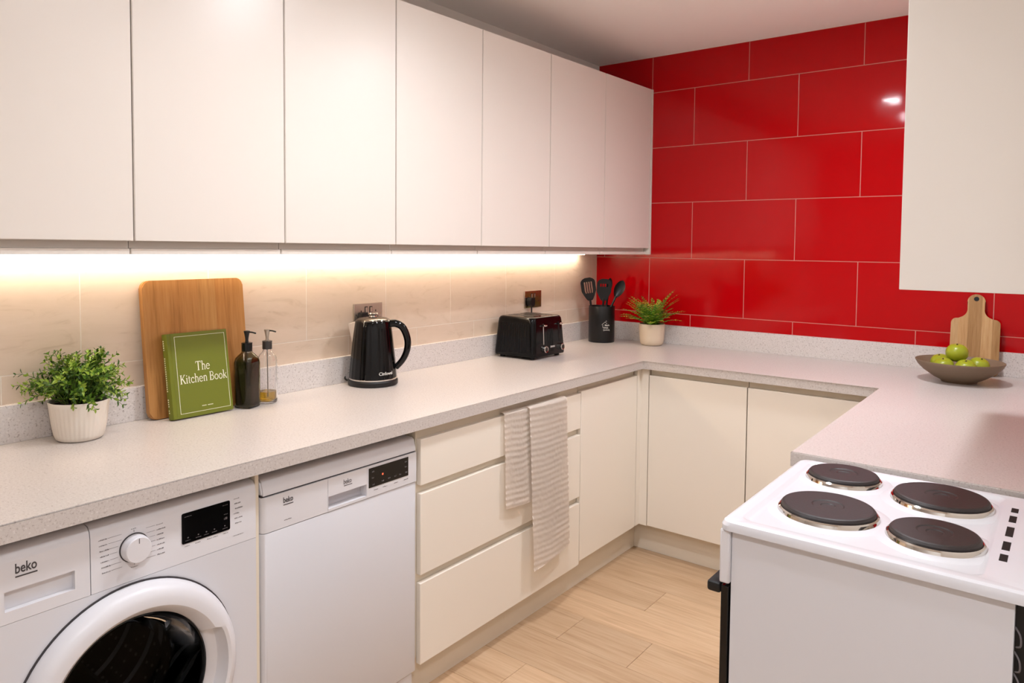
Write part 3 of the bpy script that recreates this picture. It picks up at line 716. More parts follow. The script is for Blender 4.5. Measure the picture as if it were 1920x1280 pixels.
# serif lettering drawn stroke by stroke (cap height 1)
def arc_pts(cx, cy, rx, ry, a0, a1, n=14): return [(cx + rx * math.cos(math.radians(a0 + (a1 - a0) * k / n)), cy + ry * math.sin(math.radians(a0 + (a1 - a0) * k / n))) for k in range(n + 1)]
GL = {
 'T': (0.78, [([(0.37, 0.02), (0.37, 0.97)], .125), ([(0.02, 0.965), (0.72, 0.965)], .07), ([(0.045, 0.97), (0.02, 0.78)], .05), ([(0.695, 0.97), (0.72, 0.78)], .05), ([(0.22, 0.02), (0.52, 0.02)], .045)]),
 'h': (0.62, [([(0.14, 0.02), (0.14, 1.0)], .11), ([(0.02, 0.985), (0.14, 0.985)], .05), (arc_pts(0.3, 0.42, 0.17, 0.2, 165, 0) + [(0.47, 0.02)], .10), ([(0.04, 0.02), (0.25, 0.02)], .045), ([(0.37, 0.02), (0.57, 0.02)], .045)]),
 'e': (0.56, [(arc_pts(0.28, 0.31, 0.22, 0.29, 5, 318, 20), .09), ([(0.07, 0.345), (0.50, 0.345)], .05)]),
 'K': (0.76, [([(0.15, 0.02), (0.15, 0.98)], .125), ([(0.2, 0.42), (0.60, 0.96)], .06), ([(0.33, 0.56), (0.66, 0.03)], .12), ([(0.02, 0.98), (0.28, 0.98)], .045), ([(0.02, 0.02), (0.28, 0.02)], .045), ([(0.5, 0.98), (0.72, 0.98)], .045), ([(0.54, 0.02), (0.76, 0.02)], .045)]),
 'i': (0.30, [([(0.15, 0.02), (0.15, 0.62)], .11), ([(0.04, 0.605), (0.15, 0.605)], .05), ([(0.04, 0.02), (0.26, 0.02)], .045), ([(0.15, 0.80), (0.15, 0.91)], .12)]),
 't': (0.38, [([(0.16, 0.80), (0.16, 0.14)] + arc_pts(0.25, 0.12, 0.09, 0.1, 180, 300, 6), .095), ([(0.02, 0.60), (0.34, 0.60)], .05)]),
 'c': (0.50, [(arc_pts(0.28, 0.31, 0.22, 0.29, 48, 318, 18), .09), ([(0.40, 0.50), (0.46, 0.46)], .09)]),
 'n': (0.62, [([(0.14, 0.02), (0.14, 0.62)], .11), ([(0.03, 0.605), (0.14, 0.605)], .05), (arc_pts(0.3, 0.42, 0.17, 0.2, 165, 0) + [(0.47, 0.02)], .10), ([(0.04, 0.02), (0.25, 0.02)], .045), ([(0.37, 0.02), (0.57, 0.02)], .045)]),
 'B': (0.70, [([(0.15, 0.02), (0.15, 0.98)], .125), ([(0.02, 0.975), (0.3, 0.975)], .05), ([(0.02, 0.025), (0.32, 0.025)], .05), (arc_pts(0.3, 0.755, 0.24, 0.22, 90, -90, 12), .08), (arc_pts(0.31, 0.285, 0.29, 0.26, 90, -90, 12), .09), ([(0.15, 0.54), (0.32, 0.54)], .05)]),
 'o': (0.60, [(arc_pts(0.29, 0.31, 0.225, 0.285, 0, 360, 24), .09)]),
 'k': (0.62, [([(0.14, 0.02), (0.14, 1.0)], .11), ([(0.02, 0.985), (0.14, 0.985)], .05), ([(0.17, 0.28), (0.45, 0.6)], .055), ([(0.27, 0.38), (0.52, 0.03)], .10), ([(0.04, 0.02), (0.25, 0.02)], .045), ([(0.38, 0.6), (0.55, 0.6)], .04), ([(0.43, 0.02), (0.6, 0.02)], .045)]),
 ' ': (0.27, [])}
def serif_bm(s, cap, sx, fn):
    """Lettering centred on u=0; fn(u, v, d) -> 3-D."""
    bm = bmesh.new(); wdt = sum(GL[c][0] for c in s) * cap * sx; u0 = -wdt / 2
    for c in s:
        adv, strokes = GL[c]
        for P, wd in strokes:
            for k in range(len(P) - 1):
                (x0, y0), (x1, y1) = P[k], P[k + 1]; L = math.hypot(x1 - x0, y1 - y0)
                if L < 1e-6: continue
                ex, ey = (x1 - x0) / L, (y1 - y0) / L; e = wd * 0.12 if len(P) > 2 else 0
                nx, ny = -ey * wd / 2, ex * wd / 2
                q = [(x0 - ex * e + nx, y0 - ey * e + ny), (x0 - ex * e - nx, y0 - ey * e - ny), (x1 + ex * e - nx, y1 + ey * e - ny), (x1 + ex * e + nx, y1 + ey * e + ny)]
                bm.faces.new([bm.verts.new(fn(u0 + a * cap * sx, b2 * cap, 0)) for a, b2 in q])
        u0 += adv * cap * sx
    return bm

M['book'] = mat('olive green book cloth', '6E7420', 0.35)
M['book_print'] = mat('cream book print', 'EFEBD2', 0.5)
M['paper'] = mat('book pages', 'E8E0CC', 0.8)
bk = empty('cookbook', (0.0905, -2.487, 0.9105), label='olive green hardback titled The Kitchen Book standing against the chopping board', cat='book')
bk.rotation_euler = (0, -math.radians(8.9), 0)
BW, BH, BT = 0.196, 0.252, 0.0265
bm = prism(bmesh.new(), [(0.0, -BW / 2 + 0.004), (0.004, -BW / 2 + 0.0008), (0.012, -BW / 2), (0.020, -BW / 2 + 0.0008), (BT, -BW / 2 + 0.004), (BT, -BW / 2 + 0.013), (BT - 0.0016, -BW / 2 + 0.0165), (BT, -BW / 2 + 0.020), (BT, BW / 2), (BT - 0.0025, BW / 2), (BT - 0.0025, -BW / 2 + 0.006), (0.0025, -BW / 2 + 0.006), (0.0025, BW / 2), (0.0, BW / 2)], 0.0, BH, lambda u, v, d: (u, v, d))
obj('cover', bm, M['book'], bk, local=True, smooth=30)
obj('pages', bx(0.0026, BT - 0.0026, -BW / 2 + 0.0065, BW / 2 - 0.004, 0.003, BH - 0.003), M['paper'], bk, local=True)
FX = BT + 0.0003
fb = lambda u, v, d: (FX, u, v)
bm = serif_bm('The', 0.0275, 0.86, lambda u, v, d: fb(u + 0.010, v + 0.135, d)); obj('title', bm, M['book_print'], bk, local=True, smooth=0)
bm = serif_bm('Kitchen Book', 0.0265, 0.88, lambda u, v, d: fb(u + 0.011, v + 0.1, d)); obj('title', bm, M['book_print'], bk, local=True, smooth=0)
bm = bmesh.new()
ya, yb2, za, zb2, lw = -BW / 2 + 0.026, BW / 2 - 0.008, 0.012, BH - 0.010, 0.0011
for a in ((ya, yb2, za, za + lw), (ya, yb2, zb2 - lw, zb2), (ya, ya + lw, za, zb2), (yb2 - lw, yb2, za, zb2)): box(bm, FX - 0.0002, FX + 0.0001, *a)
obj('border', bm, M['book_print'], bk, local=True, smooth=0)
bm = bmesh.new()
yy = -0.003
for k in range(9):
    if k == 4: yy += 0.004
    box(bm, FX - 0.0002, FX, yy, yy + 0.0022, 0.026, 0.0285); yy += 0.0036
tag(obj('author_line', bm, M['book_print'], bk, local=True, smooth=0), kind='stuff')
bm = bmesh.new()
for k in range(34):
    if k in (5, 6, 7, 24, 25, 26, 31): continue
    zz = BH - 0.022 - k * 0.0064; box(bm, 0.0095, 0.0095 + random.uniform(0.0035, 0.005), -BW / 2 - 0.0004, -BW / 2 + 0.0004, zz, zz + 0.0035)
tag(obj('spine_print', bm, M['book_print'], bk, local=True, smooth=0), kind='stuff')

# ------------------------------------------------------------------ soap bottles
def superellipse(r, z, p, n=40):
    out = []
    for i in range(n):
        a = 2 * PI * i / n; c, s = math.cos(a), math.sin(a)
        out.append((r * math.copysign(abs(c) ** (2 / p), c), r * math.copysign(abs(s) ** (2 / p), s), z))
    return out
def loft(bm, levels, n=40, cap0=True, cap1=True):
    R = [[bm.verts.new(p) for p in superellipse(r, z, pw_, n)] for r, z, pw_ in levels]
    for A, B in zip(R, R[1:]):
        for i in range(n): bm.faces.new((A[i], A[(i + 1) % n], B[(i + 1) % n], B[i]))
    if cap0: bm.faces.new(list(reversed(R[0])))
    if cap1: bm.faces.new(R[-1])
    return bm
def bottle(loc, rotz, r, hs, ht_, p, glass, liquid, liq_h, pump_m, label, spout_dir, collar_m, coll):
    root = empty('soap_bottle', loc, rotz, label=label, cat='bottle', group='pump bottles beside the green book')
    t = 0.0025
    outer = [(r * 0.86, 0.0, p), (r * 0.97, 0.003, p), (r, 0.010, p), (r, hs - 0.004, p), (r * 0.95, hs + 0.010, (p + 2) / 2), (r * 0.78, hs + 0.020, 2.2), (r * 0.55, hs + 0.027, 2), (r * 0.46, hs + 0.034, 2), (r * 0.46, ht_, 2)]
    inner = [(max(a - t, 0.004), z + (0.005 if k < 3 else 0.0), q) for k, (a, z, q) in enumerate(outer)]
    b = bmesh.new(); loft(b, outer + list(reversed(inner)), cap0=True, cap1=True)
    obj('glass', b, glass, root, local=True, smooth=50)
    b = bmesh.new()
    lv = [(a - t - 0.0004, z + (0.0055 if k < 3 else 0.0), q) for k, (a, z, q) in enumerate(outer) if z < liq_h - 0.004]
    lv.append((lv[-1][0], liq_h, lv[-1][2])); loft(b, lv)
    obj('liquid', b, liquid, root, local=True, smooth=50)
    c = obj('collar', lathe(bmesh.new(), [(coll, 0.0), (coll, 0.024), (coll * 1.03, 0.0245), (coll * 1.03, 0.0265), (coll * 0.7, 0.028)], 32, (0, 0, ht_ - 0.006)), collar_m, root, local=True)
    z0 = ht_ + 0.022
    pm = obj('pump', lathe(bmesh.new(), [(0.0055, 0.0), (0.0048, 0.008), (0.0058, 0.016), (0.0085, 0.030), (0.0095, 0.0325), (0.0095, 0.036), (0.004, 0.037)], 24, (0, 0, z0)), pump_m, root, local=True)
    sp = spout_dir
    obj('spout', tube(bmesh.new(), spline([(0, 0, z0 + 0.032), (sp[0] * 0.016, sp[1] * 0.016, z0 + 0.032), (sp[0] * 0.030, sp[1] * 0.030, z0 + 0.0285)], 5), [0.0026] * 10 + [0.0022], 10), M['black_matte'], pm, local=True)
    obj('dip_tube', tube(bmesh.new(), [(0, 0, ht_), (0.002, 0, 0.02)], 0.0018, 8), M['dip'], root, local=True)
M['glass_clear'] = mat('clear glass', 'FFFFFF', 0.02, trans=1.0, ior=1.45)
M['glass_olive'] = mat('smoked olive glass', 'A8A080', 0.03, trans=1.0, ior=1.45)
M['soap_dark'] = mat('dark olive soap', '5A5238', 0.1, trans=0.75, ior=1.34)
M['soap_gold'] = mat('golden soap', 'D9B13E', 0.05, trans=0.9, ior=1.34)
M['dip'] = mat('pump tube', '8A8070', 0.3, trans=0.5)
M['pump_steel'] = mat('translucent smoky pump', 'B0A69A', 0.15, metal=0.6)
M['collar_smoke'] = mat('smoky grey collar', '4A4644', 0.2, metal=0.5)
bottle((0.106, -2.333, 0.9103), math.radians(20), 0.0325, 0.148, 0.186, 5.0, M['glass_olive'], M['soap_dark'], 0.150, M['black_matte'], 'dark olive soap bottle with black pump right of the green book', (0.97, 0.24), M['black_gloss'], 0.0165)
bottle((0.096, -2.252, 0.9103), math.radians(20), 0.0292, 0.140, 0.183, 2.6, M['glass_clear'], M['soap_gold'], 0.038, M['pump_steel'], 'clear glass pump bottle with a little golden soap', (0.97, 0.24), M['collar_smoke'], 0.0155)

# ------------------------------------------------------------------ potted plants
M['leaf_a'] = mat('dark green leaf', '33560F', 0.45); M['leaf_b'] = mat('mid green leaf', '587E1A', 0.42); M['leaf_c'] = mat('light green leaf', '93AC3C', 0.42)
M['stem'] = mat('green stem', '5A6A2A', 0.6)
M['soil'] = mat('dark potting soil', '1A130D', 0.95, bump=(120, 0.8, 0.01))
M['pot'] = mat('cream ribbed ceramic', 'E9DED0', 0.45); M['pot_wood'] = mat('pale sandy ceramic', 'DCC9B0', 0.5)
def leaf(bm, p, d, side, L, W, mi, droop=0.15):
    """Small two-faced folded leaf."""
    d = d.normalized(); s = side.normalized(); up = d.cross(s).normalized()
    q = [p, p + d * L * 0.35 + s * W * 0.5 + up * W * 0.12, p + d * L * 0.72 + s * W * 0.36 + up * W * 0.08, p + d * L - up * L * droop, p + d * L * 0.72 - s * W * 0.36 + up * W * 0.08, p + d * L * 0.35 - s * W * 0.5 + up * W * 0.12, p + d * L * 0.5 - up * W * 0.1]
    v = [bm.verts.new(x) for x in q]
    for f in ((0, 1, 6), (1, 2, 6), (2, 3, 6), (3, 4, 6), (4, 5, 6), (5, 0, 6)):
        bm.faces.new([v[i] for i in f]).material_index = mi

def clamp_plant(p, lim):
    x, y = p.x, p.y
    if lim[0] is not None and x < lim[0]: p.x = lim[0] + (x - lim[0]) * 0.05
    if lim[1] is not None and y > lim[1]: p.y = lim[1] + (y - lim[1]) * 0.05
    return p

rng = random.Random(11)
pp = empty('potted_plant', (0.1, -2.832, 0.9105), label='bushy small-leaved green plant in a cream ribbed pot near the washing machine', cat='plant')
obj('pot', lathe(bmesh.new(), [(0.0, 0.001), (0.050, 0.0), (0.056, 0.004), (0.0605, 0.014), (0.066, 0.045), (0.0715, 0.09), (0.0735, 0.103), (0.0725, 0.1045), (0.0695, 0.1035), (0.067, 0.088), (0.0, 0.086)], 144,
    rfun=lambda a, k: 1 - (0.02 * abs(math.sin(a * 18)) if 3 <= k <= 5 else 0)), M['pot'], pp, local=True, smooth=60)
obj('soil', lathe(bmesh.new(), [(0.0665, 0.0875), (0.066, 0.092), (0.03, 0.097), (0.0, 0.098)], 32), M['soil'], pp, local=True)
fol = bmesh.new(); stm = bmesh.new()
for k in range(165):
    a = rng.uniform(0, 2 * PI); el = rng.uniform(0.02, 1.0) ** 0.8
    th_ = math.radians(-4 + 92 * el)
    L = rng.uniform(0.08, 0.132) * (0.96 if el < 0.35 else 1.06)
    dirv = Vector((math.cos(a) * math.cos(th_), math.sin(a) * math.cos(th_), math.sin(th_)))
    base = Vector((math.cos(a) * 0.042 * rng.random(), math.sin(a) * 0.042 * rng.random(), 0.095))
    P = []
    for t in range(9):
        s = t / 8
        p = base + dirv * L * s + Vector((0, 0, 0.022 * math.sin(s * PI))) + Vector((rng.uniform(-1, 1), rng.uniform(-1, 1), rng.uniform(-1, 1))) * 0.0016
        P.append(clamp_plant(p, (-0.076, None)))
    tube(stm, P, [0.0011 * (1 - 0.5 * t / 8) for t in range(9)], 4)
    for t in range(1, 9):
        p = P[t]; d = (P[t] - P[t - 1]).normalized(); n_ = 2 if t < 8 else 3
        phi = t * 1.57 + rng.uniform(-0.3, 0.3)
        e1 = d.cross(Vector((0.3, 0.5, 0.8))).normalized(); e2 = d.cross(e1).normalized()
        for q in range(n_):
            ang = phi + q * 2 * PI / n_; o_ = e1 * math.cos(ang) + e2 * math.sin(ang)
            dd = (d * 0.8 + o_ * 0.75).normalized(); ll = rng.uniform(0.0125, 0.0185) * (0.8 if t == 8 else 1.0)
            mi = 2 if (t >= 6 and rng.random() < 0.55) else (1 if rng.random() < 0.55 else 0)
            leaf(fol, p, dd, d.cross(o_), ll, ll * 0.46, mi)
for v in fol.verts: v.co = clamp_plant(v.co, (-0.08, None))
tag(obj('stems', stm, M['stem'], pp, local=True), kind='stuff')
tag(obj('foliage', fol, [M['leaf_a'], M['leaf_b'], M['leaf_c']], pp, local=True, smooth=60), kind='stuff')

rng = random.Random(5)
pp = empty('potted_fern', (0.417, -0.122, 0.9105), label='feathery light green fern in a plain sand coloured pot before the red tiles', cat='plant')
obj('pot', lathe(bmesh.new(), [(0.0, 0.001), (0.048, 0.0), (0.054, 0.003), (0.060, 0.012), (0.0635, 0.03), (0.0665, 0.075), (0.068, 0.112), (0.067, 0.1135), (0.0645, 0.112), (0.063, 0.095), (0.0, 0.093)], 64), M['pot_wood'], pp, local=True, smooth=50)
obj('soil', lathe(bmesh.new(), [(0.0625, 0.095), (0.062, 0.099), (0.0, 0.104)], 32), M['soil'], pp, local=True)
M['fern_a'] = mat('deep fern green', '4A7A14', 0.45); M['fern_b'] = mat('bright fern green', '7FA628', 0.42); M['fern_c'] = mat('yellow green frond tip', 'B4A93C', 0.42)
fol = bmesh.new(); stm = bmesh.new()
for k in range(64):
    a = 2 * PI * k / 64 * 3.0 + rng.uniform(-0.4, 0.4); el = rng.uniform(0.15, 1.0)
    L = rng.uniform(0.14, 0.225) * (0.9 if el < 0.5 else 1.0)
    hv = Vector((math.cos(a), math.sin(a), 0)); th_ = math.radians(22 + 66 * el)
    base = hv * 0.02 * rng.random() + Vector((0, 0, 0.1)); P = []
    for t in range(15):
        s = t / 14
        p = base + hv * (L * s * math.cos(th_ * (1 - 0.30 * s)) * 1.0) + Vector((0, 0, L * s * math.sin(th_ * (1 - 0.25 * s)) - 0.04 * s * s * (1.15 - el)))
        P.append(clamp_plant(p, (None, 0.085)))
    tube(stm, P, [0.001 * (1 - 0.6 * t / 14) for t in range(15)], 4)
    for t in range(2, 15):
        d = (P[t] - P[t - 1]).normalized(); sd = d.cross(Vector((0, 0, 1)))
        if sd.length < 0.05: sd = Vector((-hv.y, hv.x, 0))
        sd.normalize(); W = 0.024 * (1 - (t / 15) ** 2.2) + 0.006
        for sg in (-1, 1):
            for h2 in (0.0,):
                pt = P[t - 1].lerp(P[t], h2)
                dd = (sd * sg * 0.9 + d * 0.45 + Vector((0, 0, rng.uniform(-0.15, 0.2)))).normalized()
                mi = 2 if (t > 10 and rng.random() < 0.6) else (1 if rng.random() < 0.6 else 0)
                leaf(fol, pt, dd, d, W * rng.uniform(0.75, 1.05), 0.0085, mi, 0.1)
for v in fol.verts: v.co = clamp_plant(v.co, (None, 0.092))
tag(obj('stems', stm, M['stem'], pp, local=True), kind='stuff')
tag(obj('fronds', fol, [M['fern_a'], M['fern_b'], M['fern_c']], pp, local=True, smooth=60), kind='stuff')

# ------------------------------------------------------------------ kettle
kt = empty('kettle', (0.116, -1.81, 0.9105), math.radians(38.3), label='glossy black ribbed jug kettle with chrome spout beside the satin steel socket', cat='kettle')
M['kettle'] = mat('glossy black enamel', '050506', 0.06, spec=0.4)
M['spout_steel'] = mat('bright satin steel', 'EFEAE6', 0.38, metal=0.85)
M['lid'] = mat('dark chrome lid', '5A534C', 0.16, metal=1.0)
obj('power_base', lathe(bmesh.new(), [(0.088, 0.0), (0.0925, 0.003), (0.093, 0.016), (0.0905, 0.021), (0.0, 0.021)], 64), M['black_matte'], kt, local=True)
obj('chrome_band', lathe(bmesh.new(), [(0.0895, 0.0215), (0.0905, 0.0235), (0.0905, 0.0265), (0.0885, 0.0275)], 64), M['chrome'], kt, local=True)
body = obj('body', lathe(bmesh.new(), [(0.0885, 0.0275), (0.0885, 0.034), (0.0865, 0.06), (0.0815, 0.11), (0.0755, 0.165), (0.070, 0.21), (0.0668, 0.232), (0.0645, 0.2385), (0.0615, 0.24)], 144,
    rfun=lambda a, k: 1 - (0.016 * (0.5 + 0.5 * math.cos(a * 24)) if 1 <= k <= 5 else 0.0)), M['kettle'], kt, local=True, smooth=60)
obj('brand_print', (lambda b: b)(text_bm('Cinfowel', 0.0165, bold=0.0002)), M['mark_white'], body, local=True, smooth=0)
tb = body.children[0].data
for v in tb.vertices:                                   # wrap the print round the body
    u, h2, d = v.co; a = math.radians(-66) + u / 0.086
    rr = 0.0875 - 0.08 * (0.019 + h2 * 0.9) + 0.0015 + d
    v.co = (rr * math.cos(a), rr * math.sin(a), 0.044 + h2)
lid = obj('lid', lathe(bmesh.new(), [(0.0625, 0.239), (0.0605, 0.243), (0.052, 0.2475), (0.030, 0.2515), (0.0, 0.2525)], 64), M['lid'], kt, local=True)
obj('lid_knob', lathe(bmesh.new(), [(0.013, 0.2515), (0.012, 0.2565), (0.0175, 0.2595), (0.0185, 0.2635), (0.0165, 0.267), (0.0, 0.268)], 40), M['chrome'], lid, local=True)
# spout: chrome V cut into the shoulder, opposite the handle
bm = bmesh.new()
P = [(-0.0605, 0.027, 0.2335), (-0.0935, 0.0, 0.2255), (-0.0605, -0.027, 0.2335), (-0.0775, 0.0, 0.150)]
V0 = [bm.verts.new(p) for p in P]; V1 = [bm.verts.new((p[0] + 0.012, p[1] * 0.85, p[2] - 0.0004)) for p in P]
bm.faces.new((V0[0], V0[1], V0[3])); bm.faces.new((V0[1], V0[2], V0[3])); bm.faces.new((V1[1], V1[0], V1[3])); bm.faces.new((V1[2], V1[1], V1[3]))
bm.faces.new((V0[0], V1[0], V1[1], V0[1])); bm.faces.new((V0[1], V1[1], V1[2], V0[2])); bm.faces.new((V0[2], V1[2], V1[3], V0[3])); bm.faces.new((V0[3], V1[3], V1[0], V0[0]))
obj('spout', bm, M['spout_steel'], kt, local=True, smooth=30)
hp_ = spline([(0.058, 0, 0.226), (0.085, 0, 0.2275), (0.112, 0, 0.212), (0.129, 0, 0.170), (0.128, 0, 0.130), (0.112, 0, 0.092), (0.086, 0, 0.062)], 8)
bm = bmesh.new()
rings = []
for i, p in enumerate(hp_):
    t = (hp_[min(i + 1, len(hp_) - 1)] - hp_[max(i - 1, 0)]).normalized(); nrm = Vector((t.z, 0, -t.x)); s = i / (len(hp_) - 1)
    wy, wx = 0.0135 - 0.002 * s, 0.0150 - 0.004 * s
    rings.append([bm.verts.new(p + nrm * (wx * c_) + Vector((0, wy * s_, 0))) for c_, s_ in ((math.cos(2 * PI * q / 14), math.sin(2 * PI * q / 14)) for q in range(14))])
for A, B in zip(rings, rings[1:]):
    for q in range(14): bm.faces.new((A[q], A[(q + 1) % 14], B[(q + 1) % 14], B[q]))
bm.faces.new(rings[0]); bm.faces.new(list(reversed(rings[-1])))
obj('handle', bm, M['kettle'], kt, local=True, smooth=60)
obj('power_cord', tube(bmesh.new(), spline([(-0.088, 0.01, 0.010), (-0.104, 0.012, 0.012), (-0.110, 0.02, 0.022), (-0.103, 0.03, 0.034), (-0.085, 0.05, 0.034), (-0.06, 0.075, 0.02), (-0.02, 0.1, 0.006)], 6), 0.0036, 8), M['rubber'], kt, local=True)

# ------------------------------------------------------------------ toaster
ts = empty('toaster', (0.145, -0.8475, 0.9105), label='black four slice toaster with two levers and chrome dials', cat='toaster')
M['toaster'] = mat('glossy black toaster shell', '050506', 0.12, spec=0.3)
M['toast_top'] = mat('dark polished toaster top', '8C8378', 0.18, metal=1.0)
DX, DY, HT2 = 0.1165, 0.1325, 0.192
bm = bmesh.new(); R = []
for s, z, rr in ((0.985, 0.012, 0.02), (1.0, 0.018, 0.022), (1.0, 0.028, 0.022), (0.93, 0.165, 0.026), (0.915, 0.180, 0.027), (0.885, 0.189, 0.03), (0.84, 0.192, 0.03)):
    R.append([bm.verts.new((u, v, z)) for u, v in rrect(-DX * s, DX * s, -DY * s, DY * s, rr, 6)])
for A, B in zip(R, R[1:]):
    for q in range(len(A)): bm.faces.new((A[q], A[(q + 1) % len(A)], B[(q + 1) % len(A)], B[q]))
bm.faces.new(R[-1]); bm.faces.new(list(reversed(R[0])))
obj('shell', bm, M['toaster'], ts, local=True, smooth=50)
tp = obj('top_plate', prism(bmesh.new(), rrect(-0.093, 0.093, -0.106, 0.106, 0.015), 0.1915, 0.1932, lambda u, v, d: (u, v, d)), M['toast_top'], ts, local=True)
for y in (-0.079, -0.037, 0.018, 0.060):
    obj('bread_slot', bx(-0.072, 0.066, y, y + 0.026, 0.1925, 0.1936), M['slot'], tp, local=True, smooth=0)
    obj('slot_wire', bx(-0.072, 0.066, y + 0.0115, y + 0.0145, 0.1937, 0.1942), M['steel'], tp, local=True, smooth=0)
def tz(z): return 1.0 - 0.07 * (z - 0.028) / 0.137
for k in range(13):                                      # ribs on the side towards the sink end
    u = -0.085 + k * 0.0138; b = bmesh.new()
    b2 = prism(bmesh.new(), [(-0.004, 0), (-0.002, 0.0022), (0.002, 0.0022), (0.004, 0)], 0.03, 0.163, lambda q, d, z: (u * tz(z) + q, -DY * tz(z) - d + 0.0003, z))
    obj('rib', b2, M['toaster'], ts, local=True)
fx = lambda z: DX * tz(z)
for k in range(5):
    u = -0.0155 + k * 0.0105
    obj('rib', prism(bmesh.new(), [(-0.003, 0), (-0.0015, 0.0018), (0.0015, 0.0018), (0.003, 0)], 0.03, 0.135, lambda q, d, z: (fx(z) + d - 0.0003, u * tz(z) + q, z)), M['toaster'], ts, local=True)
for y in (-0.052, 0.083):
    obj('lever_slot', prism(bmesh.new(), [(-0.006, -0.001), (-0.006, 0.0006), (0.006, 0.0006), (0.006, -0.001)], 0.068, 0.162, lambda q, d, z: (fx(z) + d, y * tz(z) + q, z)), M['slot'], ts, local=True, smooth=0)
    lv = obj('lever', bx(fx(0.15) + 0.001, fx(0.15) + 0.017, y * 0.95 - 0.011, y * 0.95 + 0.011, 0.150, 0.158, bev=0.0025), M['chrome'], ts, local=True)
obj('lever_strip', prism(bmesh.new(), [(-0.003, 0.0004), (-0.003, 0.0016), (0.003, 0.0016), (0.003, 0.0004)], 0.066, 0.150, lambda q, d, z: (fx(z) + d, -0.052 * tz(z) + q, z)), M['chrome'], ts, local=True, smooth=0)
for y in (-0.046, 0.09):
    b = lathe(bmesh.new(), [(0.0155, 0.0), (0.0155, 0.012), (0.0135, 0.0145), (0.0105, 0.0135)], 32, cap1=False)
    X = Matrix.Translation((fx(0.04) - 0.0005, y, 0.044)) @ Matrix.Rotation(PI / 2, 4, 'Y')
    bmesh.ops.transform(b, matrix=X, verts=b.verts); kb = obj('dial', b, M['chrome'], ts, local=True)
    b = lathe(bmesh.new(), [(0.0107, 0.008), (0.0107, 0.0138), (0.0, 0.0144)], 32); bmesh.ops.transform(b, matrix=X, verts=b.verts); obj('dial_face', b, M['black_gloss'], kb, local=True)
b = text_bm('SWAN', 0.0125, bold=0.0002, align='CENTER'); bmesh.ops.transform(b, matrix=Matrix.Translation((fx(0.05) + 0.002, 0.02, 0.047)) @ FACE_X, verts=b.verts)
obj('brand_print', b, M['mark_white'], ts, local=True, smooth=0)
for x in (-0.085, 0.085):
    for y in (-0.1, 0.1): obj('foot', lathe(bmesh.new(), [(0.012, 0.0), (0.013, 0.012)], 16, (x, y, 0)), M['rubber'], ts, local=True)

# ------------------------------------------------------------------ sockets and plugs
def socket(yc, zc, label, pm):
    root = empty('wall_socket', (0.0, yc, zc), label=label, cat='socket', group='sockets on the beige tiles')
    pl = obj('plate', bx(0.0003, 0.0065, -0.0725, 0.0725, -0.043, 0.043, bev=0.002), pm, root, local=True)
    for y in (-0.037, 0.037):
        for dy, dz, w_, h_ in ((0.0, 0.012, 0.004, 0.008), (-0.011, -0.01, 0.0065, 0.004), (0.011, -0.01, 0.0065, 0.004)):
            obj('pin_hole', bx(0.006, 0.0069, y + dy - w_ / 2, y + dy + w_ / 2, dz - h_ / 2, dz + h_ / 2), M['slot'], root, local=True, smooth=0)
    for y in (-0.012, 0.012):
        obj('switch_surround', bx(0.006, 0.0072, y - 0.0075, y + 0.0075, 0.005, 0.030), M['slot'], root, local=True, smooth=0)
        obj('switch', bx(0.0068, 0.0095, y - 0.005, y + 0.005, 0.008, 0.027, bev=0.001), M['steel'], root, local=True)
    for y in (-0.062, 0.062): obj('screw', lathe(bmesh.new(), [(0.003, 0.0), (0.003, 0.0005)], 12).copy() if False else bx(0.006, 0.0069, y - 0.0022, y + 0.0022, -0.0022, 0.0022), M['chrome'], root, local=True)
M['socket_satin'] = mat('satin steel plate', 'BDB1A4', 0.38, metal=0.8)
M['socket'] = mat('polished steel plate', 'B8ACA0', 0.22, metal=1.0)
socket(-1.735, 1.160, 'satin steel double socket half hidden behind the kettle', M['socket_satin'])
socket(-0.632, 1.159, 'mirror finish double socket above the toaster, reflecting the red wall', M['socket'])
def plug(yc, zc, label, pts):
    root = empty('plug', (0.007, yc, zc), label=label, cat='plug', group='black plugs in the sockets')
    bm = prism(bmesh.new(), [(-0.023, 0.006), (-0.017, 0.019), (0.017, 0.019), (0.023, 0.006), (0.019, -0.018), (0.010, -0.026), (-0.010, -0.026), (-0.019, -0.018)], 0.0003, 0.026, lambda u, v, d: (d, u * (1 - 6 * d if d > 0.02 else 1), v))
    bmesh.ops.bevel(bm, geom=list(bm.edges), offset=0.002, segments=2, affect='EDGES')
    obj('body', bm, M['black_matte'], root, local=True)
    obj('cord', tube(bmesh.new(), spline(pts, 6), 0.0036, 8), M['rubber'], root, local=True)
plug(-0.668, 1.150, 'black plug and cord in the mirror finish socket above the toaster', [(0.015, 0, -0.024), (0.016, 0, -0.05), (0.018, -0.005, -0.09), (0.02, -0.012, -0.14), (0.018, -0.03, -0.2), (0.022, -0.04, -0.229), (0.04, -0.055, -0.2355)])
plug(-1.772, 1.150, 'black plug behind the kettle lid', [(0.015, 0, -0.024), (0.016, 0.004, -0.05), (0.0185, 0.02, -0.09), (0.0195, 0.045, -0.14), (0.0195, 0.07, -0.19), (0.022, 0.085, -0.225), (0.035, 0.09, -0.2355)])

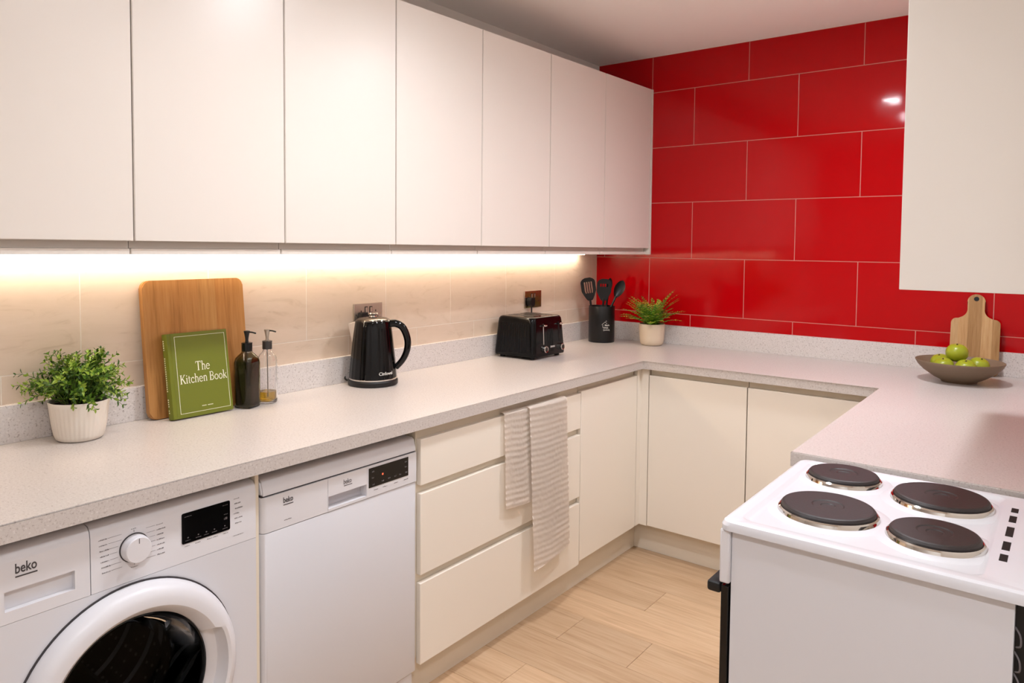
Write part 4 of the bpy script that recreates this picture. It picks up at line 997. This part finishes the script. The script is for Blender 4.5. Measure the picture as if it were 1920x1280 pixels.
# ------------------------------------------------------------------ utensil holder and utensils
uh = empty('utensil_holder', (0.144, -0.18, 0.9105), math.radians(25), label='black cylindrical utensil holder with a white house logo', cat='utensil holder')
M['holder'] = mat('satin black steel', '0E0E0F', 0.33)
cup = obj('cup', lathe(bmesh.new(), [(0.0, 0.002), (0.069, 0.0), (0.0705, 0.002), (0.0705, 0.194), (0.070, 0.1955), (0.0685, 0.1955), (0.068, 0.194), (0.068, 0.006), (0.0, 0.005)], 64), M['holder'], uh, local=True, smooth=50)
def wrap(bm, r, a0, z0):
    for v in bm.verts:
        u, h2, d = v.co; a = a0 + u / r; v.co = ((r + d) * math.cos(a), (r + d) * math.sin(a), z0 + h2)
    return bm
bm = bmesh.new()
def line2(p, q, wd=0.0016):
    x0, y0 = p; x1, y1 = q; L = math.hypot(x1 - x0, y1 - y0); nx, ny = -(y1 - y0) / L * wd / 2, (x1 - x0) / L * wd / 2
    bm.faces.new([bm.verts.new(c) for c in ((x0 + nx, y0 + ny, 0), (x0 - nx, y0 - ny, 0), (x1 - nx, y1 - ny, 0), (x1 + nx, y1 + ny, 0))])
for p, q in (((-0.022, 0.036), (-0.004, 0.052)), ((-0.004, 0.052), (0.006, 0.042)), ((-0.0165, 0.036), (-0.0165, 0.024)), ((-0.0165, 0.024), (-0.012, 0.018)), ((0.001, 0.053), (0.001, 0.058)), ((0.001, 0.058), (0.006, 0.055)), ((-0.012, 0.0035), (0.024, 0.0035))): line2(p, q)
tag(obj('house_logo', wrap(bm, 0.0712, math.radians(-66.0), 0.062), M['mark_white'], cup, local=True, smooth=0), kind='stuff')
for s, u, h2, sz in (('Made', -0.006, 0.030, 0.0125), ('With', -0.012, 0.016, 0.0125), ('Handmade', -0.014, 0.006, 0.0085)):
    b = text_bm(s, sz, bold=0.0001); bmesh.ops.translate(b, verts=b.verts, vec=(u, h2, 0)); obj('logo_print', wrap(b, 0.0712, math.radians(-66.0), 0.062), M['mark_white'], cup, local=True, smooth=0)

M['nylon'] = mat('black nylon', '0C0C0D', 0.38)
HC = Vector((0.144, -0.18, 0.9105))
RIGHT = Vector((0.784, 0.620, 0)); TOCAM = Vector((0.5, -0.866, 0)).normalized()
def utensil(name, label, lat, dep, lat_top, dep_top, L, head):
    """Handle from inside the cup to a head; lat/dep are offsets across and away from the viewer side."""
    p0 = HC + RIGHT * lat - TOCAM * dep + Vector((0, 0, 0.012)); p1 = HC + RIGHT * lat_top - TOCAM * dep_top + Vector((0, 0, L))
    root = empty(name, tuple(p0), label=label, cat='utensil', group='black utensils in the holder')
    ax = (p1 - p0); ln_ = ax.length; ax.normalize(); sx = (RIGHT - ax * RIGHT.dot(ax)).normalized(); nz = sx.cross(ax).normalized()
    F = lambda u, v, d: sx * u + ax * v + nz * d
    hl = ln_ - head[1]
    bm = tube(bmesh.new(), [F(0, 0, 0), F(0, hl * 0.5, 0), F(0, hl * 0.85, 0), F(0, hl + 0.012, 0)], [0.0065, 0.0062, 0.0055, 0.0062], 12)
    obj('handle', bm, M['nylon'], root, local=True, smooth=60)
    bm = bmesh.new(); kind, hh, hw = head[:3]
    pts = []
    if kind == 'spoon':
        NU, NV = 12, 14; G = {}
        for layer in (0, 1):
            for j in range(NV + 1):
                v = j / NV; wv = hw * math.sin(PI * min(max(v, 0.001), 0.999)) ** 0.6 * (0.8 + 0.25 * v)
                for i in range(NU + 1):
                    u = -1 + 2 * i / NU; dd = 0.012 * (u * u - 1) * math.sin(PI * v) + (0.0022 if layer else 0)
                    G[layer, j, i] = bm.verts.new(F(u * wv, hl + v * hh, dd))
        for layer in (0, 1):
            for j in range(NV):
                for i in range(NU): bm.faces.new((G[layer, j, i], G[layer, j, i + 1], G[layer, j + 1, i + 1], G[layer, j + 1, i]))
        for j in range(NV):
            for i in (0, NU): bm.faces.new((G[0, j, i], G[0, j + 1, i], G[1, j + 1, i], G[1, j, i]))
        bmesh.ops.remove_doubles(bm, verts=bm.verts, dist=0.0002)
        obj('bowl', bm, M['nylon'], root, local=True, smooth=60)
    else:
        # slotted head: outline filled with bars between openings
        def half(v):
            return hw * (0.30 + 0.70 * min(1, v / 0.42) ** 0.8) * (1 if v < 0.78 else math.sqrt(max(0.0, 1 - ((v - 0.78) / 0.235) ** 2)))
        NV = 22; ns = head[3]; slots = [(-0.62 + 1.24 * (k + 0.2) / ns, -0.62 + 1.24 * (k + 0.8) / ns) for k in range(ns)]; edges = [-1.0] + [e for s in slots for e in s] + [1.0]
        v0, v1 = head[4]
        for j in range(NV):
            a, c = j / NV, (j + 1) / NV
            for i in range(len(edges) - 1):
                if i % 2 == 1 and v0 <= (a + c) / 2 <= v1: continue
                q = [(edges[i] * half(a), a), (edges[i + 1] * half(a), a), (edges[i + 1] * half(c), c), (edges[i] * half(c), c)]
                A = [bm.verts.new(F(u, hl + v * hh, -0.0015 + 0.006 * v * v)) for u, v in q]; B = [bm.verts.new(F(u, hl + v * hh, 0.0015 + 0.006 * v * v)) for u, v in q]
                bm.faces.new(A); bm.faces.new(list(reversed(B)))
                for t in range(4): bm.faces.new((A[t], A[(t + 1) % 4], B[(t + 1) % 4], B[t]))
        bmesh.ops.remove_doubles(bm, verts=bm.verts, dist=0.00005)
        obj('blade', bm, M['nylon'], root, local=True, smooth=0)
utensil('slotted_turner', 'black slotted turner leaning to the tiled side in the holder', -0.03, 0.0, -0.083, 0.0, 0.348, ('slot', 0.125, 0.040, 4, (0.30, 0.80)))
utensil('slotted_spoon', 'broad black slotted spoon upright in the middle of the holder', 0.0, 0.01, 0.013, 0.015, 0.342, ('slot', 0.12, 0.040, 4, (0.62, 0.76)))
utensil('spoon', 'black solid spoon leaning towards the fern from the holder', -0.03, -0.03, 0.115, -0.005, 0.335, ('spoon', 0.105, 0.030))
utensil('pasta_server', 'black utensil standing behind the slotted spoon in the holder', 0.0, 0.04, 0.045, 0.062, 0.345, ('spoon', 0.08, 0.018))

# ------------------------------------------------------------------ fruit bowl
fb_ = empty('fruit_bowl', (1.824, -0.278, 0.9105), label='shallow brown stoneware bowl holding green apples', cat='bowl')
m = mat('brown stoneware', '7E6A56', 0.55, bump=(60, 0.25, 0.004)); M['stoneware'] = m
obj('bowl', lathe(bmesh.new(), [(r_ * 0.845, z_) for r_, z_ in ((0.0, 0.004), (0.062, 0.004), (0.064, 0.0), (0.072, 0.0), (0.075, 0.005), (0.105, 0.018), (0.145, 0.042), (0.17, 0.064), (0.181, 0.081), (0.180, 0.0835), (0.177, 0.082), (0.164, 0.066), (0.140, 0.047), (0.10, 0.024), (0.06, 0.0135), (0.0, 0.012))], 72), M['stoneware'], fb_, local=True, smooth=50)
M['apple'] = mat('waxy green apple skin', '9BA326', 0.3, bump=(300, 0.05, 0.001)); M['calyx'] = mat('brown calyx', '4A3A1E', 0.8)
def apple(loc, r, tilt, label):
    root = empty('green_apple', loc, label=label, cat='apple', group='green apples in the bowl'); root.rotation_euler = tilt
    prof = []
    for k in range(19):
        t = -PI / 2 + PI * k / 18; rad = r * math.cos(t); z = r * 0.93 * math.sin(t)
        if k >= 15: z -= r * 0.14 * ((k - 14) / 4) ** 1.6
        if k <= 2: z += r * 0.08 * ((3 - k) / 3)
        prof.append((max(rad, 0.0), z))
    prof[0] = (0.0, prof[0][1]); prof[-1] = (0.0, prof[-1][1])
    sk = obj('skin', lathe(bmesh.new(), prof, 40), M['apple'], root, local=True, smooth=80)
    z = prof[-1][1]
    obj('stem', lathe(bmesh.new(), [(0.0045, 0.0), (0.0035, 0.0025), (0.0018, 0.004), (0.0015, 0.006), (0.0, 0.0062)], 10, (0, 0, z - 0.0005)), M['calyx'], root, local=True)
apple((1.756, -0.250, 0.977), 0.0365, (0.2, -0.15, 0), 'green apple near the rim farthest from the paddle board, half behind another')
apple((1.776, -0.322, 0.972), 0.037, (0.3, -0.05, 0), 'green apple at the front of the bowl beside the half hidden one')
apple((1.851, -0.334, 0.972), 0.0375, (0.3, 0.05, 0), 'green apple at the front of the bowl in front of the paddle board')
apple((1.888, -0.266, 0.977), 0.037, (0.2, 0.3, 0), 'green apple at the back of the bowl against the paddle board')
apple((1.815, -0.283, 1.0245), 0.0395, (0.12, 0.0, 0), 'green apple perched on top of the other four')

# ------------------------------------------------------------------ towel
m = mat('beige crinkled cotton', 'F9EDE1', 0.9); M['towel'] = m
tw_root = empty('tea_towel', (0.612, -1.46, 0.84), label='beige crinkled tea towel folded over the top drawer front', cat='towel')
def cloth(name, y0, y1, x_front, z_bot0, z_bot1, lean0, lean1, seed):
    """Hanging fold: over the drawer edge, then down in front. z_bot at both side edges."""
    bm = bmesh.new(); NU, NV = 44, 170; G = []
    top = 0.842
    for j in range(NV + 1):
        row = []
        for i in range(NU + 1):
            u = i / NU
            zb_ = z_bot0 + (z_bot1 - z_bot0) * u
            arc = 0.045
            total = arc + (top - zb_); s = total * j / NV
            if s < arc:          # tucked part that rolls over the drawer edge
                t = s / arc
                xx = 0.5965 + (x_front - 0.5965) * t; zz = top + 0.005 * math.sin(PI * t); k = 0.0
            else:
                zz = top - (s - arc); xx = x_front; k = 1.0
            dn = max(top - zz, 0.0)
            yy = y0 + (y1 - y0) * u + (lean0 * (1 - u) + lean1 * u) * (dn / 0.6)
            ph = dn * 2 * PI / 0.0215 + 1.2 * math.sin(u * 2.3 + seed) + 2.2 * mnoise.noise(Vector((u * 1.5, dn * 5, seed)))
            amp = 0.0009 * (0.6 + 0.6 * mnoise.noise(Vector((u * 3, dn * 11, seed + 5))))
            xx += k * (amp * math.sin(ph) + 0.0006 * mnoise.noise(Vector((u * 22, dn * 90, seed))) + 0.004 * mnoise.noise(Vector((u * 2.2, dn * 4, seed + 9))) * (1 - math.exp(-dn * 8)))
            xx += k * 0.03 * dn + k * 0.010 * math.exp(-((u - 0.5) / 0.55) ** 2) - k * 0.003
            row.append(bm.verts.new((xx, yy, zz)))
        G.append(row)
    for j in range(NV):
        for i in range(NU): bm.faces.new((G[j][i], G[j][i + 1], G[j + 1][i + 1], G[j + 1][i]))
    bmesh.ops.solidify(bm, geom=list(bm.faces), thickness=0.004)
    return obj(name, bm, M['towel'], tw_root, smooth=80)
cloth('short_fold', -1.653, -1.498, 0.619, 0.505, 0.493, 0.004, 0.012, 3.0)
cloth('long_fold', -1.520, -1.272, 0.632, 0.236, 0.262, 0.014, 0.006, 8.0)
